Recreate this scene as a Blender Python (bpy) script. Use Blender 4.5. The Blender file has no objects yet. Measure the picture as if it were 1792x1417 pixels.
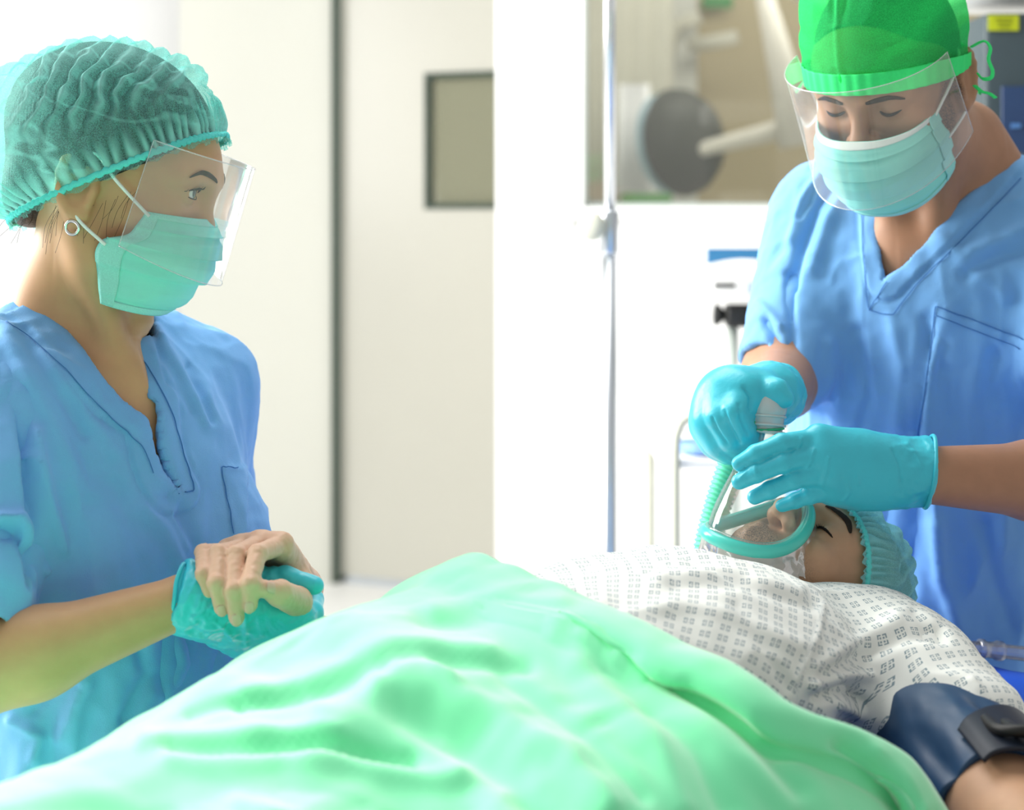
import bpy, bmesh, math, random
import numpy as np
from mathutils import Vector, Matrix

random.seed(7)
np.random.seed(7)
sc = bpy.context.scene
COL = sc.collection

# ------------------------------------------------------------------ camera
F_PX, CX, CY, CAM_Z = 3240.0, 896.0, 380.0, 1.45      # focal length and horizon of the 1792 x 1417 frame
cam_d = bpy.data.cameras.new('camera')
cam = bpy.data.objects.new('camera', cam_d)
COL.objects.link(cam)
cam.location = (0, 0, CAM_Z)
cam.rotation_euler = (math.pi / 2, 0, 0)
cam_d.sensor_width = 36.0
cam_d.lens = F_PX / 1792.0 * 36.0
cam_d.shift_y = -(708.5 - CY) / 1792.0
cam_d.clip_start = 0.05
cam_d.dof.use_dof = True
cam_d.dof.focus_distance = 1.86
cam_d.dof.aperture_fstop = 4.4
sc.camera = cam

# ------------------------------------------------------------------ world, lights, exposure
w = bpy.data.worlds.new('world')
sc.world = w
w.use_nodes = True
bg = w.node_tree.nodes['Background']
bg.inputs[0].default_value = (1.0, 0.985, 0.955, 1)
bg.inputs[1].default_value = 0.43

def area(name, loc, aim, sx, sy, power, col=(1, 1, 1)):
    d = bpy.data.lights.new(name, 'AREA')
    d.shape = 'RECTANGLE'; d.size = sx; d.size_y = sy; d.energy = power; d.color = col
    o = bpy.data.objects.new(name, d)
    COL.objects.link(o)
    o.location = loc
    o.rotation_euler = (Vector(aim) - Vector(loc)).to_track_quat('-Z', 'Y').to_euler()
    return o
area('window_light_side', (-2.7, 2.9, 2.3), (0.1, 1.8, 1.1), 2.2, 1.9, 205, (1.0, 0.975, 0.92))
area('fill_over_table', (-0.5, 2.6, 3.0), (0.0, 1.6, 1.0), 1.6, 1.2, 34, (1.0, 1.0, 0.98))  # added area light above the table, no ceiling fixture behind it
area('fill_left_wall', (-3.4, 5.8, 2.2), (-2.4, 8.0, 1.4), 1.2, 1.6, 34, (1.0, 1.0, 1.0))  # added to brighten the white wall at the left; no window here
area('fill_beyond', (1.6, 7.3, 3.1), (1.2, 8.6, 1.4), 2.0, 0.8, 22, (1.0, 0.98, 0.92))  # added fill that brightens the room behind the glass, not a fixture
area('fill_back_wall', (0.6, 4.2, 3.1), (0.4, 6.0, 1.2), 3.0, 0.8, 48, (1.0, 1.0, 1.0))  # added to whiten the wall with the window; stands for no real lamp
area('fill_door', (-1.2, 5.2, 3.1), (-1.2, 7.4, 1.6), 1.6, 0.8, 10, (1.0, 1.0, 0.97))  # extra fill added for the door and cream panel, no lamp hangs there

sc.view_settings.view_transform = 'Standard'
sc.view_settings.look = 'None'
sc.view_settings.gamma = 1.0
sc.view_settings.use_curve_mapping = False
sc.view_settings.exposure = 0.32

# ------------------------------------------------------------------ helpers
def P(px, py, Y):
    return np.array([(px - CX) / F_PX * Y, Y, CAM_Z - (py - CY) / F_PX * Y])

def proj(v):
    v = np.asarray(v)
    return np.stack([CX + v[..., 0] / v[..., 1] * F_PX, CY - (v[..., 2] - CAM_Z) / v[..., 1] * F_PX], -1)

def nrm(v):
    v = np.asarray(v, float)
    return v / np.linalg.norm(v)

def frame(f, u):
    """columns: right, forward, up of a body part that faces f with its top towards u"""
    f = nrm(f); r = nrm(np.cross(f, u)); u2 = np.cross(r, f)
    return np.stack([r, f, u2], 1)

def tag(o, label=None, cat=None, group=None, kind=None):
    if label: o['label'] = label
    if cat: o['category'] = cat
    if group: o['group'] = group
    if kind: o['kind'] = kind
    return o

def empty(name, loc, label=None, cat=None, group=None):
    o = bpy.data.objects.new(name, None)
    COL.objects.link(o)
    o.location = loc
    o.empty_display_size = 0.05
    return tag(o, label, cat, group)

def obj_np(name, V, faces, m, parent=None, smooth=True, attr=None):
    V = np.asarray(V, np.float32)
    me = bpy.data.meshes.new(name)
    if isinstance(faces, np.ndarray) and faces.ndim == 2:
        n, k = faces.shape
        me.vertices.add(len(V)); me.vertices.foreach_set('co', V.ravel())
        me.loops.add(n * k); me.loops.foreach_set('vertex_index', faces.astype(np.int32).ravel())
        me.polygons.add(n)
        me.polygons.foreach_set('loop_start', np.arange(0, n * k, k, dtype=np.int32))
        me.update(calc_edges=True)
    else:
        me.from_pydata([tuple(float(c) for c in v) for v in V], [], [tuple(int(i) for i in f) for f in faces])
        me.update()
    if smooth:
        me.polygons.foreach_set('use_smooth', np.ones(len(me.polygons), dtype=bool))
    if attr is not None:
        for k_, a in attr.items():
            if a.ndim == 1:
                at = me.attributes.new(k_, 'FLOAT', 'POINT'); at.data.foreach_set('value', a.astype(np.float32))
            else:
                at = me.attributes.new(k_, 'FLOAT_VECTOR', 'POINT'); at.data.foreach_set('vector', a.astype(np.float32).ravel())
    me.materials.append(m)
    o = bpy.data.objects.new(name, me)
    COL.objects.link(o)
    if parent is not None:
        o.parent = parent
        o.matrix_parent_inverse = Matrix.Translation(-parent_loc(parent))
    return o

def parent_loc(p):
    # parts carry identity world transforms, so only a top-level parent has an offset to undo
    return Vector((0, 0, 0)) if p.parent is not None else Vector(p.location)

def join(*ms):
    Vs, Fs, n = [], [], 0
    for V, Fc in ms:
        Vs.append(V); Fs.append(np.asarray(Fc) + n); n += len(V)
    return np.concatenate(Vs), np.concatenate(Fs)

# ---- primitive meshes as (V, quads)
def box_mesh(c, half, R=None, bevel=0.0):
    bm = bmesh.new()
    bmesh.ops.create_cube(bm, size=2.0)
    for v in bm.verts:
        v.co = Vector((v.co.x * half[0], v.co.y * half[1], v.co.z * half[2]))
    if bevel > 0:
        bmesh.ops.bevel(bm, geom=bm.edges[:], offset=bevel, segments=3, profile=0.5, affect='EDGES')
    V = np.array([v.co[:] for v in bm.verts]); Fc = [[v.index for v in f.verts] for f in bm.faces]
    bm.free()
    if R is not None: V = V @ np.asarray(R).T
    return V + np.asarray(c, float), Fc

def lists(*ms):
    Vs, Fs, n = [], [], 0
    for V, Fc in ms:
        Vs.append(np.asarray(V)); Fs += [[int(i) + n for i in f] for f in Fc]; n += len(V)
    return np.concatenate(Vs), Fs

def tube(pts, rad, seg=12, caps=True, flat=1.0, closed=False, up=None):
    pts = np.asarray(pts, float); n = len(pts)
    rad = np.full(n, rad) if np.isscalar(rad) else np.asarray(rad, float)
    T = np.zeros_like(pts)
    for i in range(n):
        if closed: T[i] = nrm(pts[(i + 1) % n] - pts[i - 1])
        else: T[i] = nrm(pts[min(i + 1, n - 1)] - pts[max(i - 1, 0)])
    ref = np.array(up if up is not None else (0, 0, 1.0))
    if abs(np.dot(T[0], nrm(ref))) > 0.95: ref = np.array([1.0, 0, 0])
    N = nrm(ref - T[0] * np.dot(ref, T[0]))
    V = []
    for i in range(n):
        N = nrm(N - T[i] * np.dot(N, T[i])) if up is None else nrm(ref - T[i] * np.dot(ref, T[i]))
        B = np.cross(T[i], N)
        for j in range(seg):
            a = 2 * math.pi * j / seg
            V.append(pts[i] + rad[i] * (math.cos(a) * N * flat + math.sin(a) * B))
    Fc = []
    for i in range(n if closed else n - 1):
        for j in range(seg):
            a, b = i * seg + j, i * seg + (j + 1) % seg
            c, d = ((i + 1) % n) * seg + (j + 1) % seg, ((i + 1) % n) * seg + j
            Fc.append([a, b, c, d])
    if caps and not closed:
        Fc.append(list(range(seg))[::-1]); Fc.append(list(range((n - 1) * seg, n * seg)))
    return np.array(V), Fc

def lathe(prof, c, axis=(0, 0, 1), seg=32, caps=True):
    """prof: list of (radius, height along axis)"""
    ax = nrm(axis); ref = np.array([0, 0, 1.0]) if abs(ax[2]) < 0.9 else np.array([1.0, 0, 0])
    e1 = nrm(np.cross(ref, ax)); e2 = np.cross(ax, e1)
    V = [np.asarray(c) + ax * h + r * (math.cos(2 * math.pi * j / seg) * e1 + math.sin(2 * math.pi * j / seg) * e2)
         for r, h in prof for j in range(seg)]
    Fc = [[i * seg + j, i * seg + (j + 1) % seg, (i + 1) * seg + (j + 1) % seg, (i + 1) * seg + j]
          for i in range(len(prof) - 1) for j in range(seg)]
    if caps:
        Fc.append(list(range(seg))[::-1]); Fc.append(list(range((len(prof) - 1) * seg, len(prof) * seg)))
    return np.array(V), Fc

def catmull(pts, n=8, closed=False):
    pts = np.asarray(pts, float); m = len(pts); out = []
    for i in range(m if closed else m - 1):
        p0 = pts[(i - 1) % m] if closed else pts[max(i - 1, 0)]
        p1 = pts[i]; p2 = pts[(i + 1) % m]
        p3 = pts[(i + 2) % m] if closed else pts[min(i + 2, m - 1)]
        for j in range(n):
            t = j / n
            out.append(0.5 * (2 * p1 + (p2 - p0) * t + (2 * p0 - 5 * p1 + 4 * p2 - p3) * t * t + (3 * p1 - p0 - 3 * p2 + p3) * t ** 3))
    if not closed: out.append(pts[-1])
    return np.array(out)

def grid_faces(nu, nv, closed_u=False):
    i, j = np.meshgrid(np.arange(nu if closed_u else nu - 1), np.arange(nv - 1), indexing='ij')
    i2 = (i + 1) % nu
    return np.stack([i * nv + j, i2 * nv + j, i2 * nv + j + 1, i * nv + j + 1], -1).reshape(-1, 4)

# ---- value noise
def _hash(i, j, k):
    n = (i * 73856093) ^ (j * 19349663) ^ (k * 83492791)
    n = (n ^ (n >> 13)) * 1274126177
    return ((n & 0xffffff) / 0xffffff) * 2 - 1

def vnoise(p):
    p = np.asarray(p, float); f = np.floor(p).astype(np.int64); t = p - f; t = t * t * (3 - 2 * t)
    out = 0
    for dx in (0, 1):
        wx = t[..., 0] if dx else 1 - t[..., 0]
        for dy in (0, 1):
            wy = t[..., 1] if dy else 1 - t[..., 1]
            for dz in (0, 1):
                wz = t[..., 2] if dz else 1 - t[..., 2]
                out = out + wx * wy * wz * _hash(f[..., 0] + dx, f[..., 1] + dy, f[..., 2] + dz)
    return out

def fbm(p, n=3):
    o = 0; a = 1.0
    for i in range(n):
        o = o + a * vnoise(p * (2 ** i) + 17.3 * i); a *= 0.5
    return o

def smooth01(x, a, b):
    t = np.clip((x - a) / (b - a), 0, 1)
    return t * t * (3 - 2 * t)

def seg_dist2(q, a, b):
    a = np.asarray(a, float); b = np.asarray(b, float); ba = b - a
    h = np.clip(((q - a) @ ba) / (ba @ ba), 0, 1)
    return np.linalg.norm(q - a - h[:, None] * ba, axis=1), h

def poly_dist(q, poly, closed=False):
    """distance of the points q to a polyline and the arc parameter"""
    best = np.full(len(q), 1e9)
    for i in range(len(poly) - (0 if closed else 1)):
        d, _ = seg_dist2(q, poly[i], poly[(i + 1) % len(poly)])
        best = np.minimum(best, d)
    return best

def in_poly(x, y, poly):
    r = np.zeros(np.broadcast(x, y).shape, bool); n = len(poly)
    for i in range(n):
        x1, y1 = poly[i]; x2, y2 = poly[(i + 1) % n]
        if y1 == y2: continue
        c = ((y1 > y) != (y2 > y)) & (x < (x2 - x1) * (y - y1) / (y2 - y1) + x1)
        r ^= c
    return r

def normals(V, Fc):
    V = np.asarray(V); Fc = np.asarray(Fc)
    a = V[Fc[:, 2]] - V[Fc[:, 0]]; b = V[Fc[:, 3]] - V[Fc[:, 1]]
    n = np.cross(a, b); N = np.zeros_like(V)
    for k in range(4):
        for c in range(3):
            N[:, c] += np.bincount(Fc[:, k], n[:, c], len(V))
    return N / np.maximum(np.linalg.norm(N, axis=1, keepdims=True), 1e-12)

def relax(V, Fc, it=2, lam=0.5):
    Fc = np.asarray(Fc)
    E = np.concatenate([Fc[:, [0, 1]], Fc[:, [1, 2]], Fc[:, [2, 3]], Fc[:, [3, 0]]])
    E = np.concatenate([E, E[:, ::-1]])
    cnt = np.maximum(np.bincount(E[:, 0], minlength=len(V)), 1)
    for _ in range(it):
        A = np.stack([np.bincount(E[:, 0], V[E[:, 1], c], len(V)) for c in range(3)], 1) / cnt[:, None]
        V = V + lam * (A - V)
    return V

# ---- implicit surfaces: blended volumes meshed as one continuous skin
class Field:
    def __init__(s, o=(0, 0, 0), R=None):
        s.ops = []; s.o = np.asarray(o, float); s.R = np.eye(3) if R is None else np.asarray(R, float)
    def set(s, o, R): s.o = np.asarray(o, float); s.R = np.asarray(R, float); return s
    def w(s, p): return s.o + s.R @ np.asarray(p, float)
    def cone(s, a, b, ra, rb, k=0.01, mode='u'):
        a = s.w(a); b = s.w(b); r = max(ra, rb)
        s.ops.append(('cone', a, b, ra, rb, k, mode, np.minimum(a, b) - r, np.maximum(a, b) + r)); return s
    def chain(s, pts, rad, k=0.008):
        for i in range(len(pts) - 1): s.cone(pts[i], pts[i + 1], rad[i], rad[i + 1], k)
        return s
    def ell(s, c, r, R=None, k=0.01, mode='u'):
        c = s.w(c); R = s.R if R is None else s.R @ np.asarray(R); m = max(r)
        ext = np.sqrt(((R * np.asarray(r)) ** 2).sum(1))
        s.ops.append(('ell', c, np.asarray(r, float), R, None, k, mode, c - ext, c + ext)); return s
    def sph(s, c, r, k=0.01, mode='u'): return s.ell(c, (r, r, r), None, k, mode)
    def box(s, c, h, rad, R=None, k=0.01, mode='u'):
        c = s.w(c); R = s.R if R is None else s.R @ np.asarray(R); h = np.asarray(h, float)
        ext = np.abs(R) @ h
        s.ops.append(('box', c, h, R, rad, k, mode, c - ext, c + ext)); return s
    def mesh(s, res, cut=None, shell=None, offset=0.0, clip=None, it=1):
        lo = np.min([o[7] for o in s.ops if o[6] == 'u'], 0) - 4 * res - abs(offset)
        hi = np.max([o[8] for o in s.ops if o[6] == 'u'], 0) + 4 * res + abs(offset)
        if clip is not None: lo = np.maximum(lo, clip[0]); hi = np.minimum(hi, clip[1])
        n = np.ceil((hi - lo) / res).astype(int) + 1
        ax = [(lo[i] + res * np.arange(n[i])).astype(np.float32) for i in range(3)]
        D = np.full(n, 0.2, np.float32)
        for (typ, A, B, Cc, E, k, mode, blo, bhi) in s.ops:
            mg = k + 3.5 * res + abs(offset) + (shell or 0)
            i0 = np.clip(np.floor((blo - mg - lo) / res).astype(int), 0, n); i1 = np.clip(np.ceil((bhi + mg - lo) / res).astype(int) + 1, 0, n)
            if (i1 <= i0).any(): continue
            sl = tuple(slice(i0[q], i1[q]) for q in range(3))
            x = ax[0][sl[0]][:, None, None]; y = ax[1][sl[1]][None, :, None]; z = ax[2][sl[2]][None, None, :]
            if typ == 'cone':
                ba = (B - A).astype(np.float32); L = max(float(ba @ ba), 1e-12)
                dx, dy, dz = x - np.float32(A[0]), y - np.float32(A[1]), z - np.float32(A[2])
                h = np.clip((dx * ba[0] + dy * ba[1] + dz * ba[2]) / np.float32(L), 0, 1)
                d = np.sqrt((dx - ba[0] * h) ** 2 + (dy - ba[1] * h) ** 2 + (dz - ba[2] * h) ** 2) - (np.float32(Cc) + np.float32(E - Cc) * h)
            else:
                c = A.astype(np.float32); R = Cc.astype(np.float32); r = B.astype(np.float32)
                dx, dy, dz = x - c[0], y - c[1], z - c[2]
                q = [dx * R[0, i] + dy * R[1, i] + dz * R[2, i] for i in range(3)]
                if typ == 'ell':
                    k0 = np.sqrt((q[0] / r[0]) ** 2 + (q[1] / r[1]) ** 2 + (q[2] / r[2]) ** 2)
                    k1 = np.sqrt((q[0] / r[0] ** 2) ** 2 + (q[1] / r[1] ** 2) ** 2 + (q[2] / r[2] ** 2) ** 2)
                    d = k0 * (k0 - 1) / np.maximum(k1, 1e-6)
                else:
                    qq = [np.abs(q[i]) - (r[i] - np.float32(E)) for i in range(3)]
                    d = np.sqrt(sum(np.maximum(v, 0) ** 2 for v in qq)) + np.minimum(np.maximum(np.maximum(qq[0], qq[1]), qq[2]), 0) - np.float32(E)
            cur = D[sl]
            if mode == 'u':
                h = np.maximum(k - np.abs(cur - d), 0) / k
                D[sl] = np.minimum(cur, d) - h * h * (k * 0.25)
            else:
                d = -d
                h = np.maximum(k - np.abs(cur - d), 0) / k
                D[sl] = np.maximum(cur, d) + h * h * (k * 0.25)
        if offset: D -= np.float32(offset)
        if shell: D = np.maximum(D, -(D + np.float32(shell)))
        if cut is not None:
            D = cut(ax[0][:, None, None], ax[1][None, :, None], ax[2][None, None, :], D)
        V, Fc = surface_nets(D, lo, res)
        if it: V = relax(V, Fc, it, 0.5)
        return V, Fc

def surface_nets(D, lo, res):
    ins = D < 0
    nx, ny, nz = D.shape
    cnt = np.zeros((nx - 1, ny - 1, nz - 1), np.uint8)
    for a in (0, 1):
        for b in (0, 1):
            for c in (0, 1):
                cnt += ins[a:nx - 1 + a, b:ny - 1 + b, c:nz - 1 + c]
    act = (cnt > 0) & (cnt < 8)
    I, J, K = np.nonzero(act)
    idx = np.full(act.shape, -1, np.int32); idx[I, J, K] = np.arange(len(I))
    cor = [(a, b, c) for a in (0, 1) for b in (0, 1) for c in (0, 1)]
    val = [D[I + a, J + b, K + c].astype(np.float64) for a, b, c in cor]
    S = np.zeros((len(I), 3)); Nn = np.zeros(len(I))
    for p in range(8):
        for q in range(p + 1, 8):
            df = [cor[q][t] - cor[p][t] for t in range(3)]
            if sum(abs(t) for t in df) != 1: continue
            v0, v1 = val[p], val[q]; m = (v0 < 0) != (v1 < 0)
            t = np.where(m, v0 / np.where(m, v0 - v1, 1), 0)
            for c in range(3):
                S[:, c] += np.where(m, cor[p][c] + t * df[c], 0)
            Nn += m
    V = np.stack([I, J, K], 1) + S / Nn[:, None]
    V = V * res + lo
    F = []
    for axn in range(3):
        sl0 = [slice(None)] * 3; sl1 = [slice(None)] * 3
        sl0[axn] = slice(0, -1); sl1[axn] = slice(1, None)
        a_, b_ = ins[tuple(sl0)], ins[tuple(sl1)]
        e = np.argwhere(a_ != b_)
        o1, o2 = [(1, 2), (2, 0), (0, 1)][axn]
        ok = (e[:, o1] > 0) & (e[:, o2] > 0) & (e[:, o1] < D.shape[o1] - 1) & (e[:, o2] < D.shape[o2] - 1)
        e = e[ok]
        fl = a_[tuple(e.T)]
        def cell(d1, d2):
            c = e.copy(); c[:, o1] -= d1; c[:, o2] -= d2
            return idx[c[:, 0], c[:, 1], c[:, 2]]
        q = np.stack([cell(1, 1), cell(0, 1), cell(0, 0), cell(1, 0)], 1)
        q[~fl] = q[~fl][:, ::-1]
        F.append(q)
    F = np.concatenate(F)
    return V, F[(F >= 0).all(1)]

# ------------------------------------------------------------------ materials
def mat(name, col, rough=0.6, spec=0.3, metal=0.0, var=0.06, vscale=30.0, bump=0.0, bscale=400.0, sheen=0.0,
        alpha=1.0, sss=0.0, coat=0.0, stretch=(1, 1, 1), col2=None, sssr=(1, 0.4, 0.25)):
    m = bpy.data.materials.new(name); m.use_nodes = True
    nt = m.node_tree; b = nt.nodes['Principled BSDF']
    b.inputs['Roughness'].default_value = rough; b.inputs['Metallic'].default_value = metal
    b.inputs['Specular IOR Level'].default_value = spec
    b.inputs['Sheen Weight'].default_value = sheen
    b.inputs['Coat Weight'].default_value = coat
    b.inputs['Alpha'].default_value = alpha
    if sss:
        b.inputs['Subsurface Weight'].default_value = sss
        b.inputs['Subsurface Radius'].default_value = sssr
        b.inputs['Subsurface Scale'].default_value = 0.006
    tc = nt.nodes.new('ShaderNodeTexCoord'); mp = nt.nodes.new('ShaderNodeMapping')
    mp.inputs['Scale'].default_value = stretch
    nt.links.new(tc.outputs['Object'], mp.inputs['Vector'])
    nz = nt.nodes.new('ShaderNodeTexNoise'); nz.inputs['Scale'].default_value = vscale; nz.inputs['Detail'].default_value = 4
    nt.links.new(mp.outputs['Vector'], nz.inputs['Vector'])
    rp = nt.nodes.new('ShaderNodeMix'); rp.data_type = 'RGBA'
    c = np.array(col)
    c2 = np.array(col2) if col2 is not None else c * (1 - 2 * var)
    rp.inputs['A'].default_value = (*np.clip(c * (1 + var), 0, 1), 1); rp.inputs['B'].default_value = (*np.clip(c2, 0, 1), 1)
    nt.links.new(nz.outputs['Fac'], rp.inputs['Factor']); nt.links.new(rp.outputs['Result'], b.inputs['Base Color'])
    if bump:
        n2 = nt.nodes.new('ShaderNodeTexNoise'); n2.inputs['Scale'].default_value = bscale; n2.inputs['Detail'].default_value = 3
        nt.links.new(mp.outputs['Vector'], n2.inputs['Vector'])
        bp = nt.nodes.new('ShaderNodeBump'); bp.inputs['Strength'].default_value = bump; bp.inputs['Distance'].default_value = 0.002
        nt.links.new(n2.outputs['Fac'], bp.inputs['Height']); nt.links.new(bp.outputs['Normal'], b.inputs['Normal'])
    return m

def gauze(name, col, clear=0.35, transl=0.35, rough=0.8, scale=900.0, dens=False):
    """thin non-woven fabric: part of the light goes straight through, part is scattered"""
    m = bpy.data.materials.new(name); m.use_nodes = True
    nt = m.node_tree; nt.nodes.clear()
    out = nt.nodes.new('ShaderNodeOutputMaterial')
    df = nt.nodes.new('ShaderNodeBsdfDiffuse'); tl = nt.nodes.new('ShaderNodeBsdfTranslucent'); tr = nt.nodes.new('ShaderNodeBsdfTransparent')
    df.inputs['Color'].default_value = (*col, 1); tl.inputs['Color'].default_value = (*col, 1)
    tr.inputs['Color'].default_value = (*(0.4 + 0.6 * np.array(col)), 1)
    m1 = nt.nodes.new('ShaderNodeMixShader'); m1.inputs[0].default_value = transl
    nt.links.new(df.outputs[0], m1.inputs[1]); nt.links.new(tl.outputs[0], m1.inputs[2])
    tc = nt.nodes.new('ShaderNodeTexCoord'); nz = nt.nodes.new('ShaderNodeTexNoise')
    nz.inputs['Scale'].default_value = scale; nz.inputs['Detail'].default_value = 3
    nt.links.new(tc.outputs['Object'], nz.inputs['Vector'])
    mr = nt.nodes.new('ShaderNodeMapRange'); mr.inputs[1].default_value = 0.3; mr.inputs[2].default_value = 0.7
    mr.inputs[3].default_value = max(clear - 0.14, 0); mr.inputs[4].default_value = clear + 0.14
    nt.links.new(nz.outputs['Fac'], mr.inputs[0])
    m2 = nt.nodes.new('ShaderNodeMixShader')
    if dens:                                          # pleats lie double or triple and let less light through
        at = nt.nodes.new('ShaderNodeAttribute'); at.attribute_name = 'dens'
        iv_ = nt.nodes.new('ShaderNodeMath'); iv_.operation = 'SUBTRACT'; iv_.inputs[0].default_value = 1.0; nt.links.new(at.outputs['Fac'], iv_.inputs[1])
        ml = nt.nodes.new('ShaderNodeMath'); ml.operation = 'MULTIPLY'; nt.links.new(mr.outputs[0], ml.inputs[0]); nt.links.new(iv_.outputs[0], ml.inputs[1])
        nt.links.new(ml.outputs[0], m2.inputs[0])
    else: nt.links.new(mr.outputs[0], m2.inputs[0])
    nt.links.new(m1.outputs[0], m2.inputs[1])
    nt.links.new(tr.outputs[0], m2.inputs[2])
    nt.links.new(m2.outputs[0], out.inputs[0])
    return m

def clear_plastic(name, tint=(1, 1, 1), haze=0.06, gloss=0.10, rough=0.08, hazecol=(1, 1, 1)):
    m = bpy.data.materials.new(name); m.use_nodes = True
    nt = m.node_tree; nt.nodes.clear()
    out = nt.nodes.new('ShaderNodeOutputMaterial')
    tr = nt.nodes.new('ShaderNodeBsdfTransparent'); tr.inputs[0].default_value = (*tint, 1)
    gl = nt.nodes.new('ShaderNodeBsdfGlossy'); gl.inputs['Roughness'].default_value = rough
    df = nt.nodes.new('ShaderNodeBsdfDiffuse'); df.inputs[0].default_value = (*hazecol, 1)
    lw = nt.nodes.new('ShaderNodeLayerWeight'); lw.inputs[0].default_value = 0.35
    mr = nt.nodes.new('ShaderNodeMapRange'); mr.inputs[3].default_value = gloss * 0.4; mr.inputs[4].default_value = min(gloss * 5, 0.9)
    nt.links.new(lw.outputs['Fresnel'], mr.inputs[0])
    m1 = nt.nodes.new('ShaderNodeMixShader'); nt.links.new(mr.outputs[0], m1.inputs[0])
    m0 = nt.nodes.new('ShaderNodeMixShader'); m0.inputs[0].default_value = haze
    nt.links.new(tr.outputs[0], m0.inputs[1]); nt.links.new(df.outputs[0], m0.inputs[2])
    nt.links.new(m0.outputs[0], m1.inputs[1]); nt.links.new(gl.outputs[0], m1.inputs[2])
    nt.links.new(m1.outputs[0], out.inputs[0])
    return m

M = {}
M['wall'] = mat('wall_paint', (0.88, 0.88, 0.87), 0.7, 0.2, var=0.01, vscale=3)
M['wall_cream'] = mat('cream_wall_panel', (0.66, 0.66, 0.59), 0.6, 0.3, var=0.01, vscale=3)
M['floor'] = mat('floor_vinyl', (0.82, 0.82, 0.80), 0.45, 0.4, var=0.03, vscale=6)
M['door'] = mat('door_laminate', (0.56, 0.55, 0.48), 0.30, 0.5, var=0.03, vscale=1.6)
M['seal'] = mat('rubber_seal', (0.06, 0.085, 0.065), 0.6, 0.3)
M['winframe'] = mat('window_frame_paint', (0.86, 0.87, 0.85), 0.4, 0.4, var=0.01)
M['glass'] = clear_plastic('window_glass', (0.97, 0.98, 0.96), 0.02, 0.06, 0.02)
M['steel'] = mat('stainless_steel', (0.62, 0.66, 0.70), 0.28, 0.5, 0.9, var=0.02)
M['white_plastic'] = mat('white_plastic', (0.88, 0.88, 0.86), 0.35, 0.45, var=0.01)
M['grey_metal'] = mat('grey_enamel', (0.55, 0.62, 0.58), 0.4, 0.4, var=0.02)
M['black'] = mat('black_plastic', (0.015, 0.016, 0.017), 0.45, 0.4)
M['scrubs'] = mat('blue_scrub_cotton', (0.19, 0.44, 0.82), 0.85, 0.12, var=0.07, vscale=9, bump=0.25, bscale=900, sheen=0.15)
M['scrubs_dark'] = mat('blue_stitching', (0.06, 0.19, 0.48), 0.9, 0.1)
M['drape'] = mat('green_surgical_sheet', (0.20, 0.93, 0.47), 0.7, 0.25, var=0.04, vscale=7, bump=0.2, bscale=1100, sheen=0.9)
M['glove'] = mat('nitrile_glove', (0.05, 0.56, 0.70), 0.36, 0.45, var=0.05, vscale=25, bump=0.12, bscale=260)
M['skin_w'] = mat('skin_tan', (0.61, 0.335, 0.175), 0.48, 0.4, var=0.05, vscale=60, bump=0.06, bscale=1500, sss=0.12)
M['skin_m'] = mat('skin_ruddy', (0.43, 0.225, 0.135), 0.5, 0.35, var=0.07, vscale=60, bump=0.08, bscale=1500, sss=0.12)
M['skin_p'] = mat('skin_olive', (0.54, 0.315, 0.19), 0.5, 0.35, var=0.07, vscale=60, bump=0.08, bscale=1500, sss=0.12)
M['skin_hand'] = mat('skin_pale_hand', (0.66, 0.42, 0.29), 0.5, 0.35, var=0.06, vscale=60, bump=0.08, bscale=1500, sss=0.12)
M['nail'] = mat('fingernail', (0.66, 0.42, 0.33), 0.25, 0.5, var=0.02)
M['hair'] = mat('dark_hair', (0.022, 0.016, 0.012), 0.5, 0.4, var=0.3, vscale=300, bump=0.5, bscale=300, stretch=(1, 1, 0.1))
M['brow'] = mat('brown_brow_hair', (0.035, 0.022, 0.014), 0.7, 0.2, var=0.4, vscale=900)
M['lash'] = mat('dark_lashes', (0.012, 0.009, 0.007), 0.6, 0.2)
M['mask'] = mat('surgical_mask_fabric', (0.30, 0.80, 0.72), 0.85, 0.1, var=0.03, vscale=40, bump=0.25, bscale=1200)
M['mask_white'] = mat('mask_white_edge', (0.82, 0.86, 0.84), 0.85, 0.1, var=0.02)
M['mask_edge'] = mat('mask_welded_edge', (0.36, 0.80, 0.74), 0.85, 0.1, var=0.12, vscale=900)
M['shield'] = clear_plastic('face_shield_film', (0.98, 0.98, 0.99), 0.10, 0.10, 0.10)
M['cap_w'] = gauze('turquoise_gauze', (0.44, 0.90, 0.85), 0.72, 0.4, dens=True)
M['cap_band'] = mat('turquoise_elastic', (0.14, 0.74, 0.70), 0.8, 0.1, var=0.10, vscale=700)
M['cap_m'] = gauze('green_gauze', (0.06, 0.88, 0.26), 0.50, 0.35)
M['cap_m_band'] = mat('green_cap_band', (0.06, 0.85, 0.24), 0.85, 0.1, var=0.06, vscale=300)
M['gold'] = mat('silver_earring', (0.75, 0.75, 0.72), 0.15, 0.5, 1.0)
M['blue_sheet'] = mat('royal_blue_sheet', (0.02, 0.10, 0.62), 0.5, 0.35, var=0.05, vscale=12, bump=0.1, bscale=300)
M['cuff'] = mat('navy_cuff_vinyl', (0.016, 0.060, 0.14), 0.40, 0.4, var=0.06, vscale=40)
M['rubber'] = mat('black_rubber', (0.012, 0.012, 0.012), 0.5, 0.35)
# ================================================================== the setting
def struct(name, V, Fc, m, parent=None, smooth=False, label=None):
    o = obj_np(name, V, Fc, m, parent, smooth)
    if parent is None: o['kind'] = 'structure'
    if label: o['label'] = label
    return o
def bx(x0, x1, y0, y1, z0, z1):
    return box_mesh(((x0 + x1) / 2, (y0 + y1) / 2, (z0 + z1) / 2), (abs(x1 - x0) / 2, abs(y1 - y0) / 2, abs(z1 - z0) / 2))

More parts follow.
